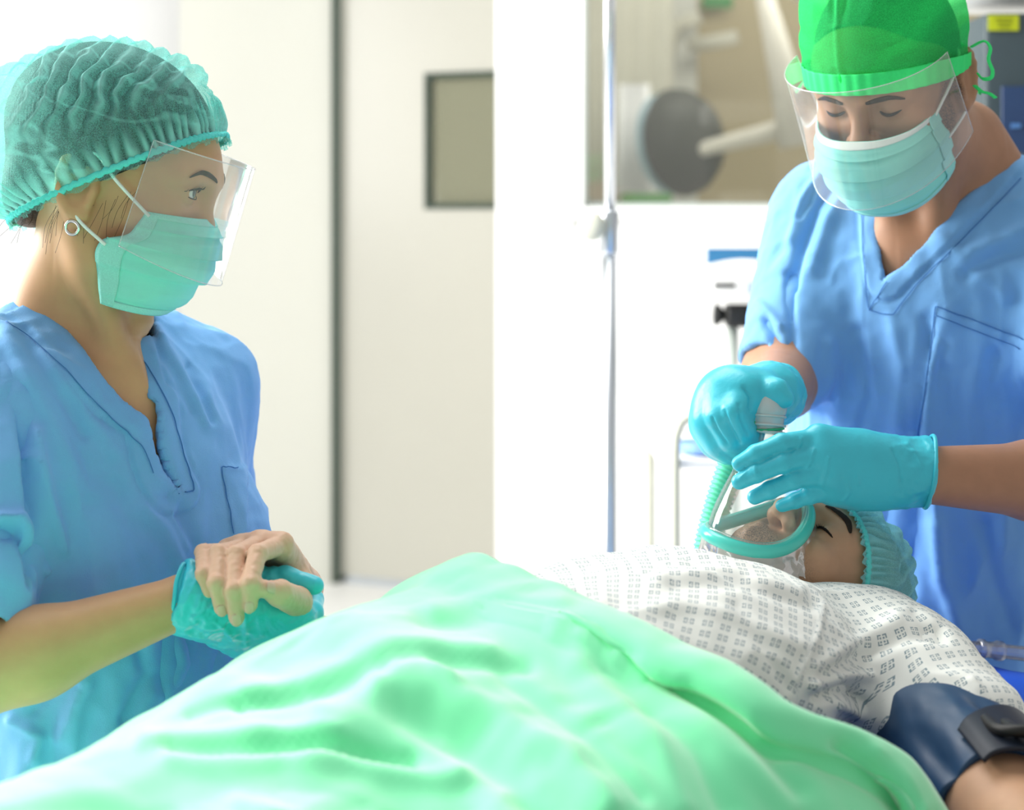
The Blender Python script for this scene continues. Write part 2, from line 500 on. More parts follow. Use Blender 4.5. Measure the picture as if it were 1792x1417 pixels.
YB, YW = 7.35, 5.6                                   # far corridor wall, nearer wall with the window
struct('floor', *bx(-4.6, 4.2, -0.6, 10.2, -0.05, 0.0), M['floor'], label='pale vinyl floor of the operating room')
xl = P(315, 0, YB)[0]; xr = P(581, 0, YB)[0]
struct('wall_back', *bx(xl, xr, YB, YB + 0.22, 0, 3.2), M['wall_cream'], label='cream wall panel left of the door')
struct('wall_left', *bx(-4.6, xl + 0.02, YB + 0.75, YB + 0.95, 0, 3.2), M['wall'], label='bright white wall behind the nurse')
struct('wall_far', *bx(xl, 0.9, 9.0, 9.15, 0, 3.2), M['wall_cream'], label='pale corridor wall beyond the door')
struct('trim_1', *bx(xr, P(594, 0, YB)[0], YB - 0.02, YB + 0.2, 0.0, 3.2), M['seal'], label='dark rubber seal in the door gap')

# door leaf, hinged at the left and standing slightly ajar towards the room
d0 = np.array([P(594, 0, YB)[0], YB + 0.02]); d1 = np.array([P(905, 0, 7.02)[0], 7.02])
dv = d1 - d0; dl = np.linalg.norm(dv); dv /= dl; dn = np.array([dv[1], -dv[0]])
DR = np.stack([np.array([dv[0], dv[1], 0]), np.array([-dn[0], -dn[1], 0]), np.array([0, 0, 1.0])], 1)
def on_door(u, n, z): return np.array([d0[0] + dv[0] * u - dn[0] * n * -1, d0[1] + dv[1] * u + dn[1] * n, z])
def u_at(px):      # distance along the door where the ray of a pixel column meets it
    k = (px - CX) / F_PX
    return (k * d0[1] - d0[0]) / (dv[0] - k * dv[1])
wu0, wu1 = u_at(752), u_at(900)
wz1 = CAM_Z - (138 - CY) / F_PX * 7.2; wz0 = CAM_Z - (356 - CY) / F_PX * 7.2
def dbox(u0, u1, z0, z1, n0, n1):
    c = on_door((u0 + u1) / 2, (n0 + n1) / 2, (z0 + z1) / 2)
    return box_mesh(c, ((u1 - u0) / 2, abs(n1 - n0) / 2, (z1 - z0) / 2), DR)
door = struct('door_1', *lists(dbox(0, dl, 0.02, wz0, -0.04, 0), dbox(0, dl, wz1, 2.9, -0.04, 0), dbox(0, wu0, wz0, wz1, -0.04, 0), dbox(wu1, dl, wz0, wz1, -0.04, 0)),
              M['door'], label='pale laminate door with a small window, standing ajar')
fr = 0.022
struct('window_gasket', *lists(dbox(wu0 - fr, wu0, wz0 - fr, wz1 + fr, -0.045, 0.006), dbox(wu1, wu1 + fr, wz0 - fr, wz1 + fr, -0.045, 0.006),
                               dbox(wu0, wu1, wz1, wz1 + fr, -0.045, 0.006), dbox(wu0, wu1, wz0 - fr, wz0, -0.045, 0.006)), M['seal'], door)
struct('pane', *dbox(wu0, wu1, wz0, wz1, -0.025, -0.019), clear_plastic('door_glass', (0.70, 0.70, 0.58), 0.25, 0.05, 0.05, (0.62, 0.62, 0.48)), door)
struct('kick_strip', *dbox(0.01, dl, 0.0, 0.03, -0.04, 0.004), M['steel'], door)

# wall with the observation window
wx0 = P(1020, 0, YW)[0]; wz = CAM_Z - (362 - CY) / F_PX * YW
xe = P(868, 0, YW)[0]
XR = 4.0
struct('wall_right', *lists(bx(xe, wx0, YW, YW + 0.16, 0, 3.2), bx(wx0, XR, YW, YW + 0.16, 0, wz), bx(wx0, XR, YW, YW + 0.16, 2.6, 3.2), bx(3.2, XR, YW, YW + 0.16, wz, 2.6),
                            bx(xe, xe + 0.12, YW + 0.16, 9.0, 0, 3.2)), M['wall'], label='white wall with the long observation window')
ff = 0.035
win = struct('window_1', *lists(bx(wx0 - ff, wx0, YW - 0.025, YW + 0.10, wz - ff, 2.6 + ff), bx(wx0, 3.2, YW - 0.025, YW + 0.10, wz - ff, wz),
                                bx(wx0, 3.2, YW - 0.025, YW + 0.10, 2.6, 2.6 + ff), bx(3.2, 3.2 + ff, YW - 0.025, YW + 0.10, wz - ff, 2.6 + ff)), M['winframe'], label='white framed observation window above the wall')
struct('inner_frame', *lists(bx(wx0, wx0 + 0.014, YW + 0.03, YW + 0.07, wz, 2.6), bx(wx0, 3.2, YW + 0.03, YW + 0.07, wz, wz + 0.012)), M['grey_metal'], win)
struct('pane', *bx(wx0 + 0.014, 3.2, YW + 0.045, YW + 0.053, wz + 0.012, 2.6), M['glass'], win)
px0 = P(997, 0, YW)[0]
struct('architrave', *lists(bx(px0 - 0.02, px0 + 0.004, YW - 0.03, YW, wz - 0.06, 2.7)), M['winframe'], win)
# the room beyond the window
M['tan'] = mat('tan_wall_paint', (0.50, 0.42, 0.25), 0.7, 0.2, var=0.06, vscale=2)
M['beige'] = mat('beige_curtain', (0.68, 0.66, 0.54), 0.8, 0.1, var=0.06, vscale=4)
struct('wall_beyond', *bx(-0.0, XR, 9.2, 9.35, 0, 3.2), M['tan'], label='tan wall of the room beyond the window')

# ---- things seen through the window
dpt = 7.6
# operating lamp turned edge-on: dark head with a pale rim, on a white jointed arm
ol = empty('operating_lamp', P(1195, 250, dpt), 'dark round operating lamp on a white arm beyond the window', 'lamp')
c = P(1195, 248, dpt); axl = nrm((-0.72, 0.66, -0.12))
V, Fc = lathe([(0.02, -0.12), (0.10, -0.12), (0.17, -0.09), (0.215, -0.03), (0.225, 0.02), (0.20, 0.05)], c, axl, 40)
M['lamp_dark'] = mat('lamp_dark_shell', (0.055, 0.060, 0.045), 0.5, 0.3)
obj_np('lamp_head', V, Fc, M['lamp_dark'], ol)
V, Fc = lathe([(0.205, 0.05), (0.215, 0.075), (0.16, 0.10), (0.02, 0.105)], c, axl, 40)
obj_np('lamp_lens', V, Fc, mat('lamp_lens', (0.35, 0.50, 0.55), 0.3, 0.5), ol)
M['arm'] = mat('lamp_arm_paint', (0.74, 0.70, 0.60), 0.4, 0.4)
obj_np('lamp_arm', *tube([P(1160, 285, 7.5), P(1240, 258, 7.5), P(1370, 226, 7.45), P(1560, 180, 7.4)], [0.022, 0.03, 0.042, 0.045], 14), M['arm'], ol)
obj_np('ceiling_arm', *tube([P(1395, 255, 7.35), P(1372, 130, 7.35), P(1330, -40, 7.35)], [0.075, 0.06, 0.03], 14), M['arm'], ol)
pc = tag(obj_np('privacy_curtain', *(lambda V, F: (V, F))(*lists(*[tube([P(1092 + 5 * i, 148, 7.9), P(1088 + 5.6 * i, 342, 7.9)], 0.026, 10) for i in range(8)])), M['white_plastic']),
         'white pleated screen beside the dark lamp beyond the window', 'screen')
bc = empty('instrument_cart', P(1150, 330, 8.3), 'blue and white cart behind the pole beyond the window', 'cart')
obj_np('cart_body', *box_mesh(P(1133, 250, 8.3), (0.055, 0.15, 0.16), bevel=0.02), mat('cart_blue', (0.25, 0.38, 0.46), 0.5), bc)
obj_np('cart_shelf', *box_mesh(P(1150, 326, 8.3), (0.11, 0.18, 0.03), bevel=0.015), M['white_plastic'], bc)
obj_np('cart_column', *box_mesh((P(1140, 0, 8.3)[0], 8.3, 0.66), (0.08, 0.14, 0.66), bevel=0.02), M['white_plastic'], bc)
lb = tag(obj_np('storage_cabinet', *box_mesh((P(1130, 0, 7.0)[0], 7.0, 0.77), (0.09, 0.10, 0.77), bevel=0.01), mat('leaf_green', (0.12, 0.30, 0.09), 0.6)), 'dark green cabinet top just above the window sill', 'cabinet')
obj_np('green_sign', *box_mesh(P(1255, 4, 9.1), (0.075, 0.02, 0.03), bevel=0.008), mat('sign_green', (0.05, 0.28, 0.06), 0.5)).__setitem__('label', 'small dark green sign on the tan wall')
bpy.data.objects['green_sign']['category'] = 'sign'
o = obj_np('note_card', *box_mesh(P(1105, 22, 9.1), (0.045, 0.008, 0.05), bevel=0.004), mat('note_green', (0.50, 0.70, 0.38), 0.7)); tag(o, 'pale green card on the tan wall', 'card')
hl = empty('wall_fixture', P(1200, 80, 8.9), 'pale jointed fixture on the tan wall above the dark lamp', 'fixture')
obj_np('bracket', *tube([P(1165, 110, 8.9), P(1180, 45, 8.9), P(1225, 30, 8.9)], 0.035, 12), M['beige'], hl)
obj_np('arm', *tube([P(1205, 80, 8.85), P(1255, 72, 8.85), P(1290, 65, 8.85)], 0.035, 12), M['beige'], hl)
bw = tag(obj_np('linen_curtain', *lists(*[tube([P(1035 + 11 * i, -60, 8.6), P(1035 + 11 * i, 420, 8.6)], 0.03 + 0.006 * (i % 3), 10) for i in range(13)]), M['beige']), 'beige curtain hanging at the left beyond the window', 'curtain')
V, Fc = box_mesh(P(1470, -40, 7.9), (0.50, 0.10, 0.16), frame((0, -1, 0), (0.45, 0, 0.78)))
sf = tag(obj_np('ceiling_duct', V, Fc, M['white_plastic'], smooth=False), 'white slanted duct high on the tan wall', 'duct')

# ---- wall switch
ws = empty('wall_switch', P(920, 440, YW), 'small white switch plate on the white wall by the door', 'switch')
obj_np('plate', *box_mesh(P(920, 440, YW - 0.006), (0.036, 0.006, 0.055), bevel=0.003), M['winframe'], ws)
obj_np('rocker', *box_mesh(P(920, 440, YW - 0.014), (0.016, 0.004, 0.03), bevel=0.002), M['white_plastic'], ws)

# ---- drip stand
IVY = 3.1
iv = empty('drip_stand', (P(1066, 0, IVY)[0], IVY, 0.0), 'tall steel drip stand with a white clamp knob', 'stand')
xp = P(1066, 0, IVY)[0]; zk = P(1066, 398, IVY)[2]
obj_np('lower_pole', *lathe([(0.0125, 0.09), (0.0125, zk + 0.01)], (xp, IVY, 0), seg=24), M['steel'], iv)
obj_np('upper_pole', *lathe([(0.0098, zk), (0.0098, 2.2)], (xp + 0.001, IVY, 0), seg=24), mat('bright_chrome', (0.82, 0.84, 0.86), 0.22, 0.5, 0.8), iv)
obj_np('collar', *lathe([(0.013, zk - 0.045), (0.0155, zk - 0.04), (0.0155, zk + 0.025), (0.0125, zk + 0.03)], (xp, IVY, 0), seg=24), M['steel'], iv)
kb = P(1036, 396, IVY - 0.02)
obj_np('clamp_knob', *lathe([(0.004, -0.012), (0.014, -0.011), (0.0225, -0.006), (0.0240, 0.0), (0.0225, 0.006), (0.012, 0.012), (0.003, 0.013)], kb, (0.45, 0.9, 0.0), 28), mat('knob_ivory', (0.60, 0.60, 0.50), 0.4), iv)
obj_np('clamp_screw', *tube([kb, (xp, IVY, zk)], 0.0035, 10), M['steel'], iv)
for k in range(5):
    a = 2 * math.pi * k / 5 + 0.3
    obj_np('foot', *tube([(xp, IVY, 0.10), (xp + 0.28 * math.cos(a), IVY + 0.28 * math.sin(a), 0.055), (xp + 0.30 * math.cos(a), IVY + 0.30 * math.sin(a), 0.02)], [0.014, 0.012, 0.018], 10), M['steel'], iv)
for sgn in (-1, 1):
    obj_np('hook', *tube(catmull([(xp, IVY, 2.19), (xp + sgn * 0.06, IVY, 2.20), (xp + sgn * 0.10, IVY, 2.17), (xp + sgn * 0.11, IVY, 2.21)], 5), 0.004, 8), M['steel'], iv)

# ---- infusion pump on its own stand
IPY = 4.0
ip = empty('infusion_pump', (P(1282, 0, IPY)[0], IPY, 0), 'white pump with a blue carrying handle clamped to a pole', 'pump')
xq = P(1282, 0, IPY)[0]
obj_np('pole', *lathe([(0.0125, 0.03), (0.0125, P(0, 560, IPY)[2])], (xq, IPY, 0), seg=20), M['grey_metal'], ip)
for k in range(4):
    a = math.pi / 4 + math.pi / 2 * k
    obj_np('foot', *tube([(xq, IPY, 0.05), (xq + 0.24 * math.cos(a), IPY + 0.24 * math.sin(a), 0.02)], [0.016, 0.018], 10), M['grey_metal'], ip)
pb0 = P(1236, 522, IPY - 0.06); pb1 = P(1362, 462, IPY - 0.06)
obj_np('pump_body', *box_mesh(((pb0[0] + pb1[0]) / 2, IPY - 0.02, (pb0[2] + pb1[2]) / 2 - 0.005), ((pb1[0] - pb0[0]) / 2, 0.09, (pb1[2] - pb0[2]) / 2 + 0.003), bevel=0.012), M['white_plastic'], ip)
hp = []
n = 22
for i in range(n):
    t = i / (n - 1); x = pb0[0] + 0.005 + (pb1[0] - pb0[0] - 0.004) * t
    zt = P(0, 434, IPY)[2]; zb = P(0, 461, IPY)[2] + 0.011 * math.sin(math.pi * t)
    hp += [(x, IPY - 0.05, zt), (x, IPY - 0.05, zb), (x, IPY - 0.02, zb), (x, IPY - 0.02, zt)]
hF = [[i * 4 + a, i * 4 + (a + 1) % 4, (i + 1) * 4 + (a + 1) % 4, (i + 1) * 4 + a] for i in range(n - 1) for a in range(4)] + [[3, 2, 1, 0], [(n - 1) * 4 + a for a in range(4)]]
obj_np('carrying_handle', hp, hF, mat('pump_handle_blue', (0.045, 0.20, 0.40), 0.45), ip, smooth=False)
obj_np('display_strip', *box_mesh(P(1268, 499, IPY - 0.112), (0.022, 0.003, 0.0042), bevel=0.001), M['black'], ip)
obj_np('label_plate', *box_mesh(P(1322, 503, IPY - 0.112), (0.019, 0.002, 0.012), bevel=0.001), mat('label_grey_blue', (0.45, 0.55, 0.72), 0.5), ip)
obj_np('side_knob', *lathe([(0.006, -0.012), (0.011, -0.008), (0.011, 0.008), (0.006, 0.012)], P(1219, 509, IPY - 0.03), (1, 0, 0), 16), mat('knob_grey', (0.62, 0.66, 0.58), 0.5), ip)
obj_np('knob_shaft', *tube([P(1219, 509, IPY - 0.03), P(1240, 509, IPY - 0.03)], 0.004, 8), M['white_plastic'], ip)
cb = P(1300, 552, IPY - 0.03)
obj_np('pole_clamp', *box_mesh(cb, (0.038, 0.035, 0.024), bevel=0.009), M['black'], ip)
obj_np('clamp_handle', *lathe([(0.008, -0.03), (0.010, -0.012), (0.022, 0.0), (0.024, 0.008), (0.016, 0.012)], P(1258, 551, IPY - 0.03), (-1, 0, 0.05), 24), M['black'], ip)

# ---- trolley rail (white bent tube) with a blue dish
TRY = 3.3
tr = empty('utility_trolley', (P(1260, 0, TRY)[0], TRY, 0), 'white tubular trolley rail with a blue dish beside the hose', 'trolley')
M['cream_tube'] = mat('cream_enamel_tube', (0.52, 0.53, 0.44), 0.4, 0.4)
rail = catmull([np.array([P(1183, 0, TRY)[0], TRY, 0.02]), P(1183, 1000, TRY), P(1183, 800, TRY), P(1188, 752, TRY), P(1203, 733, TRY), P(1240, 728, TRY), P(1330, 728, TRY), P(1372, 740, TRY), P(1382, 800, TRY),
                np.array([P(1382, 0, TRY)[0], TRY, 0.02])], 8)
obj_np('rail', *tube(rail, 0.0074, 12), M['cream_tube'], tr)
obj_np('shelf', *box_mesh((P(1283, 0, TRY)[0], TRY + 0.2, P(0, 812, TRY)[2]), (0.13, 0.20, 0.008), bevel=0.004), M['white_plastic'], tr)
for sgn in (-1, 1):
    obj_np('leg', *tube([(P(1283, 0, TRY)[0] + sgn * 0.12, TRY + 0.38, 0.02), (P(1283, 0, TRY)[0] + sgn * 0.12, TRY + 0.38, P(0, 800, TRY)[2])], 0.009, 10), M['cream_tube'], tr)
ds = tag(obj_np('blue_dish', *lathe([(0.02, 0.0), (0.05, 0.004), (0.058, 0.022), (0.054, 0.022), (0.045, 0.008), (0.01, 0.006)], (P(1238, 0, TRY + 0.08)[0], TRY + 0.08, P(0, 812, TRY)[2] + 0.0085), (0, 0, 1), 30), mat('dish_blue', (0.25, 0.45, 0.85), 0.4)), 'shallow blue dish on the white trolley', 'dish')

# ---- dark monitor at the right edge
MOY = 3.3
mo = empty('patient_monitor', (P(1850, 0, MOY)[0], MOY, 0), 'dark grey monitor with a yellow sticker behind the anaesthetist', 'monitor')
mx0, mx1 = P(1722, 0, MOY)[0], P(1990, 0, MOY)[0]; mz1, mz0 = P(0, 22, MOY)[2], P(0, 275, MOY)[2]
M['mon'] = mat('monitor_shell', (0.050, 0.075, 0.085), 0.5, 0.4, var=0.05)
obj_np('shell', *box_mesh(((mx0 + mx1) / 2, MOY + 0.1, (mz0 + mz1) / 2), ((mx1 - mx0) / 2, 0.1, (mz1 - mz0) / 2), bevel=0.012), M['mon'], mo)
obj_np('screen', *box_mesh(((mx0 + mx1) / 2 + 0.01, MOY - 0.003, P(0, 210, MOY)[2]), ((mx1 - mx0) / 2 - 0.02, 0.004, 0.06), bevel=0.002), mat('screen_navy', (0.02, 0.05, 0.13), 0.25, 0.5), mo)
obj_np('yellow_sticker', *box_mesh(P(1756, 40, MOY - 0.002), (0.027, 0.0015, 0.014)), mat('sticker_yellow', (0.55, 0.62, 0.02), 0.5), mo, smooth=False)
for q in range(3):
    obj_np('sticker_line', *box_mesh(P(1757, 33 + 7 * q, MOY - 0.0045), (0.016 - 0.003 * q, 0.0008, 0.0009)), mat('sticker_ink', (0.25, 0.28, 0.02), 0.6), mo, smooth=False)
obj_np('screen_light', *box_mesh(P(1778, 220, MOY - 0.009), (0.008, 0.002, 0.004)), mat('trace_blue', (0.10, 0.25, 0.55), 0.4), mo, smooth=False)
obj_np('monitor_shelf', *box_mesh(((mx0 + mx1) / 2, MOY + 0.14, P(0, -30, MOY)[2] + 0.02), ((mx1 - mx0) / 2 + 0.03, 0.16, 0.045), bevel=0.012), M['white_plastic'], mo)
obj_np('monitor_column', *box_mesh(((mx0 + mx1) / 2, MOY + 0.2, mz0 / 2), (0.09, 0.09, mz0 / 2), bevel=0.01), M['white_plastic'], mo)
# ================================================================== operating table, sheet, drape
AX0 = np.array([0.19, 1.78]); AD = np.array([-0.65, -0.76]); AS = np.array([0.76, -0.65])
ZT = 0.93                                            # top of the mattress
def T(t, s, z): 
    return np.array([AX0[0] + AD[0] * t + AS[0] * s, AX0[1] + AD[1] * t + AS[1] * s, z])
def TV(t, s, z):
    return np.stack([AX0[0] + AD[0] * t + AS[0] * s, AX0[1] + AD[1] * t + AS[1] * s, z], -1)
RT = np.stack([np.array([AD[0], AD[1], 0]), np.array([-AS[0], -AS[1], 0]), np.array([0, 0, 1.0])], 1)   # columns t, -s, z

ot = empty('operating_table', T(0.5, 0, 0), 'operating table with a dark mattress under the patient', 'table')
obj_np('mattress', *box_mesh(T(0.52, 0, ZT - 0.045), (1.02, 0.262, 0.04), RT, 0.02), mat('mattress_black', (0.03, 0.03, 0.035), 0.5), ot)
obj_np('table_frame', *box_mesh(T(0.52, 0, ZT - 0.11), (0.98, 0.24, 0.02), RT, 0.006), M['steel'], ot)
obj_np('column', *box_mesh(T(0.6, 0, (ZT - 0.13) / 2 + 0.03), (0.16, 0.13, (ZT - 0.13) / 2 - 0.03), RT, 0.02), M['white_plastic'], ot)
obj_np('base', *box_mesh(T(0.6, 0, 0.04), (0.45, 0.22, 0.04), RT, 0.02), M['white_plastic'], ot)
ab = empty('arm_board', T(0.02, 0.40, 0), 'padded board carrying the patient\'s outstretched arm', 'board')
obj_np('pad', *box_mesh(P(1745, 1560, 1.52) * np.array([1, 1, 0]) + np.array([0.0, -0.02, 0.87]), (0.085, 0.26, 0.02), None, 0.012), mat('armboard_black', (0.03, 0.03, 0.035), 0.5), ab)
obj_np('bracket', *tube([T(0.0, 0.24, ZT - 0.11), T(0.02, 0.40, 0.835)], 0.015, 10), M['steel'], ab)

# blue sheet over the mattress, hanging over its sides
nt_, nv_ = 160, 110
cs = np.array([(-0.31, 0.52), (-0.30, 0.72), (-0.285, 0.90), (-0.262, 0.932), (-0.20, 0.936), (0, 0.936), (0.20, 0.936), (0.262, 0.932), (0.285, 0.90), (0.30, 0.72), (0.31, 0.52)])
cc = catmull(cs, 11)
tt = np.linspace(-0.53, 1.50, nt_)
tg, vg = np.meshgrid(tt, np.arange(len(cc)), indexing='ij')
sg = cc[vg.astype(int), 0]; zg = cc[vg.astype(int), 1].copy()
drop = np.clip(-0.485 - tg, 0, 1)
zg = zg - drop * 3.0
wr = fbm(np.stack([tg * 9 + sg * 5, sg * 7 - tg * 3, zg * 4], -1), 3)
hang = smooth01(np.abs(sg), 0.26, 0.31)
flat = smooth01(zg, 0.9, 0.93)
zg = zg + flat * (0.006 * np.abs(wr) + 0.004 * np.sin(tg * 60 + sg * 25) * np.clip(wr, 0, 1))
sg = sg * (1 + hang * 0.06 * np.sin(tg * 28 + 2 * wr))
V = TV(tg, sg, zg).reshape(-1, 3)
bs = obj_np('table_sheet', V, grid_faces(nt_, len(cc))[:, ::-1].copy(), M['blue_sheet'])
bs.modifiers.new('thickness', 'SOLIDIFY').thickness = 0.002
tag(bs, 'royal blue sheet covering the operating table at the head end', 'sheet')

# ================================================================== builders for heads, hands and what people wear
def add_head(f, o, R, female=False, eyes='open', ear=True):
    """face, skull, ears and neck root blended into the field; local x right, y forward, z up, origin between the ears"""
    f.set(o, R); g = 0.94 if female else 1.0
    f.ell((0, -0.002, 0.038), (0.076 * g, 0.096, 0.086), k=0.02)
    f.ell((0, 0.028, 0.030), (0.066 * g, 0.068, 0.060), k=0.03)
    f.ell((0, 0.030, -0.040), (0.056 * g, 0.058, 0.056), k=0.03)
    for s in (-1, 1):
        f.cone((s * 0.056 * g, -0.004, -0.035), (s * 0.050 * g, 0.010, -0.068), 0.013, 0.013, 0.02)
        f.cone((s * 0.050 * g, 0.010, -0.068), (s * 0.016, 0.074 - (0.010 if female else 0), -0.094), 0.014, 0.013, 0.02)
        f.ell((s * 0.044 * g, 0.060, -0.012), (0.022, 0.022, 0.018), k=0.022)
        f.cone((s * 0.046, 0.072, 0.034), (s * 0.012, 0.092, 0.030), 0.010, 0.010, 0.014)
    f.ell((0, 0.080 - (0.010 if female else 0), -0.092), (0.020, 0.017, 0.014), k=0.02)
    f.ell((0, 0.082, -0.052), (0.030, 0.018, 0.020), k=0.02)
    for s in (-1, 1):                                # eye sockets
        f.ell((s * 0.032, 0.100, 0.014), (0.019, 0.017, 0.013), k=0.012, mode='s')
    ny = -0.014 if female else 0.0
    f.cone((0, 0.092, 0.026), (0, 0.110 + ny, -0.012), 0.0075, 0.0100, 0.010)
    f.sph((0, 0.113 + ny, -0.014), 0.0095, 0.008)
    for s in (-1, 1):
        f.ell((s * 0.012, 0.101 + ny * 0.6, -0.017), (0.0075, 0.010, 0.0075), k=0.006)
    f.cone((-0.019, 0.089, -0.048), (0, 0.099, -0.045), 0.0050, 0.0062, 0.006); f.cone((0, 0.099, -0.045), (0.019, 0.089, -0.048), 0.0062, 0.0050, 0.006)
    f.cone((-0.016, 0.089, -0.058), (0, 0.097, -0.059), 0.0055, 0.0068, 0.006); f.cone((0, 0.097, -0.059), (0.016, 0.089, -0.058), 0.0068, 0.0055, 0.006)
    for s in (-1, 1):                                # lids over the eyeballs
        f.sph((s * 0.0315, 0.0785, 0.0175), 0.0138, 0.006)
        if eyes == 'open':
            f.ell((s * 0.0315, 0.0935, 0.0172), (0.0132, 0.010, 0.0052), k=0.003, mode='s')
    if ear:
        for s in (-1, 1):
            c = np.array([s * 0.079 * g, -0.014, 0.002])
            ring = []
            for a in np.linspace(math.radians(-70), math.radians(215), 11):
                yy = -0.004 + 0.017 * math.cos(a + math.pi) * 1.0; zz = 0.029 * math.sin(a)
                ring.append(c + np.array([s * (0.002 + 0.18 * max(0, -yy)), yy - 0.16 * zz, zz]))
            f.chain(ring, [0.0045] * 11, 0.004)
            f.ell(c + np.array([-s * 0.002, -0.001, 0.0]), (0.0065, 0.0185, 0.029), k=0.006)
            f.ell(c + np.array([s * 0.007, 0.003, -0.002]), (0.0060, 0.0085, 0.013), k=0.004, mode='s')
            f.ell(c + np.array([s * 0.001, 0.006, -0.029]), (0.0055, 0.009, 0.009), k=0.006)
            f.cone(c + np.array([-s * 0.004, 0.012, -0.004]), c + np.array([0, 0.012, -0.008]), 0.005, 0.004, 0.005)
    return f

def loc(o, R, p): return np.asarray(o) + np.asarray(R) @ np.asarray(p, float)
def locs(o, R, p): return np.asarray(o) + np.asarray(p, float) @ np.asarray(R).T

def skin_with_stubble(base, name, stub=(0.035, 0.028, 0.022)):
    m = M[base].copy(); m.name = name; nt = m.node_tree; b = nt.nodes['Principled BSDF']
    src = b.inputs['Base Color'].links[0].from_socket
    at = nt.nodes.new('ShaderNodeAttribute'); at.attribute_name = 'stub'
    tc = nt.nodes.new('ShaderNodeTexCoord'); nz = nt.nodes.new('ShaderNodeTexNoise'); nz.inputs['Scale'].default_value = 700; nz.inputs['Detail'].default_value = 2
    nt.links.new(tc.outputs['Object'], nz.inputs['Vector'])
    mr = nt.nodes.new('ShaderNodeMapRange'); mr.inputs[1].default_value = 0.42; mr.inputs[2].default_value = 0.62; mr.inputs[3].default_value = 0.25; mr.inputs[4].default_value = 1.0
    nt.links.new(nz.outputs['Fac'], mr.inputs[0])
    mu = nt.nodes.new('ShaderNodeMath'); mu.operation = 'MULTIPLY'
    nt.links.new(mr.outputs[0], mu.inputs[0]); nt.links.new(at.outputs['Fac'], mu.inputs[1])
    mx = nt.nodes.new('ShaderNodeMix'); mx.data_type = 'RGBA'
    nt.links.new(mu.outputs[0], mx.inputs['Factor']); nt.links.new(src, mx.inputs['A']); mx.inputs['B'].default_value = (*stub, 1)
    nt.links.new(mx.outputs['Result'], b.inputs['Base Color'])
    return m

def strip(o, R, pts, wid, thick, name, m, parent, nrm_dir=(0, 1, 0)):
    """a short tapered band of hair (brow or lash line) following points in head space"""
    c = catmull(pts, 6); n = len(c); t = np.linspace(0, 1, n)
    r = wid * np.clip(np.sin(np.pi * (0.10 + 0.86 * t)) ** 0.7, 0.25, 1)
    V, Fc = tube(locs(o, R, c), r, 8, True, flat=thick, up=np.asarray(R) @ np.asarray(nrm_dir, float))
    return obj_np(name, V, Fc, m, parent)

def brow_pts(s, lift=0.0): return [(s * 0.014, 0.0985, 0.030 + lift), (s * 0.026, 0.0965, 0.0355 + lift), (s * 0.039, 0.0880, 0.037 + lift), (s * 0.051, 0.0735, 0.030 + lift)]
def lash_pts(s, z=0.0125): return [(s * 0.0185, 0.0855, z + 0.002), (s * 0.024, 0.0905, z - 0.0005), (s * 0.0315, 0.0925, z - 0.0015), (s * 0.039, 0.0895, z - 0.0005), (s * 0.0455, 0.0815, z + 0.002)]

def eyeball(o, R, s, parent, look):
    c = loc(o, R, (s * 0.0315, 0.0785, 0.0175)); r = 0.0121
    V, Fc = lathe([(r * math.sin(a), -r * math.cos(a)) for a in np.linspace(0.02, math.pi - 0.02, 24)], c, look, 32)
    d = (V - c) @ nrm(look) / r
    ang = np.degrees(np.arccos(np.clip(d, -1, 1)))
    m = bpy.data.materials.get('eye_surface')
    if m is None:
        m = mat('eye_surface', (0.8, 0.78, 0.75), 0.08, 0.5, var=0.02)
        nt = m.node_tree; b = nt.nodes['Principled BSDF']
        at = nt.nodes.new('ShaderNodeAttribute'); at.attribute_name = 'ang'
        cr = nt.nodes.new('ShaderNodeValToRGB'); e = cr.color_ramp; e.interpolation = 'LINEAR'
        e.elements[0].position = 0.0; e.elements[0].color = (0.004, 0.004, 0.004, 1); e.elements[1].position = 1.0; e.elements[1].color = (0.78, 0.76, 0.73, 1)
        for p_, c_ in ((0.12, (0.004, 0.004, 0.004, 1)), (0.14, (0.10, 0.11, 0.07, 1)), (0.30, (0.06, 0.08, 0.06, 1)), (0.34, (0.75, 0.74, 0.71, 1))):
            q_ = e.elements.new(p_); q_.color = c_
        mm = nt.nodes.new('ShaderNodeMath'); mm.operation = 'DIVIDE'; mm.inputs[1].default_value = 90.0
        nt.links.new(at.outputs['Fac'], mm.inputs[0]); nt.links.new(mm.outputs[0], cr.inputs[0]); nt.links.new(cr.outputs[0], b.inputs['Base Color'])
    return obj_np('eye', V, Fc, m, parent, attr={'ang': ang})

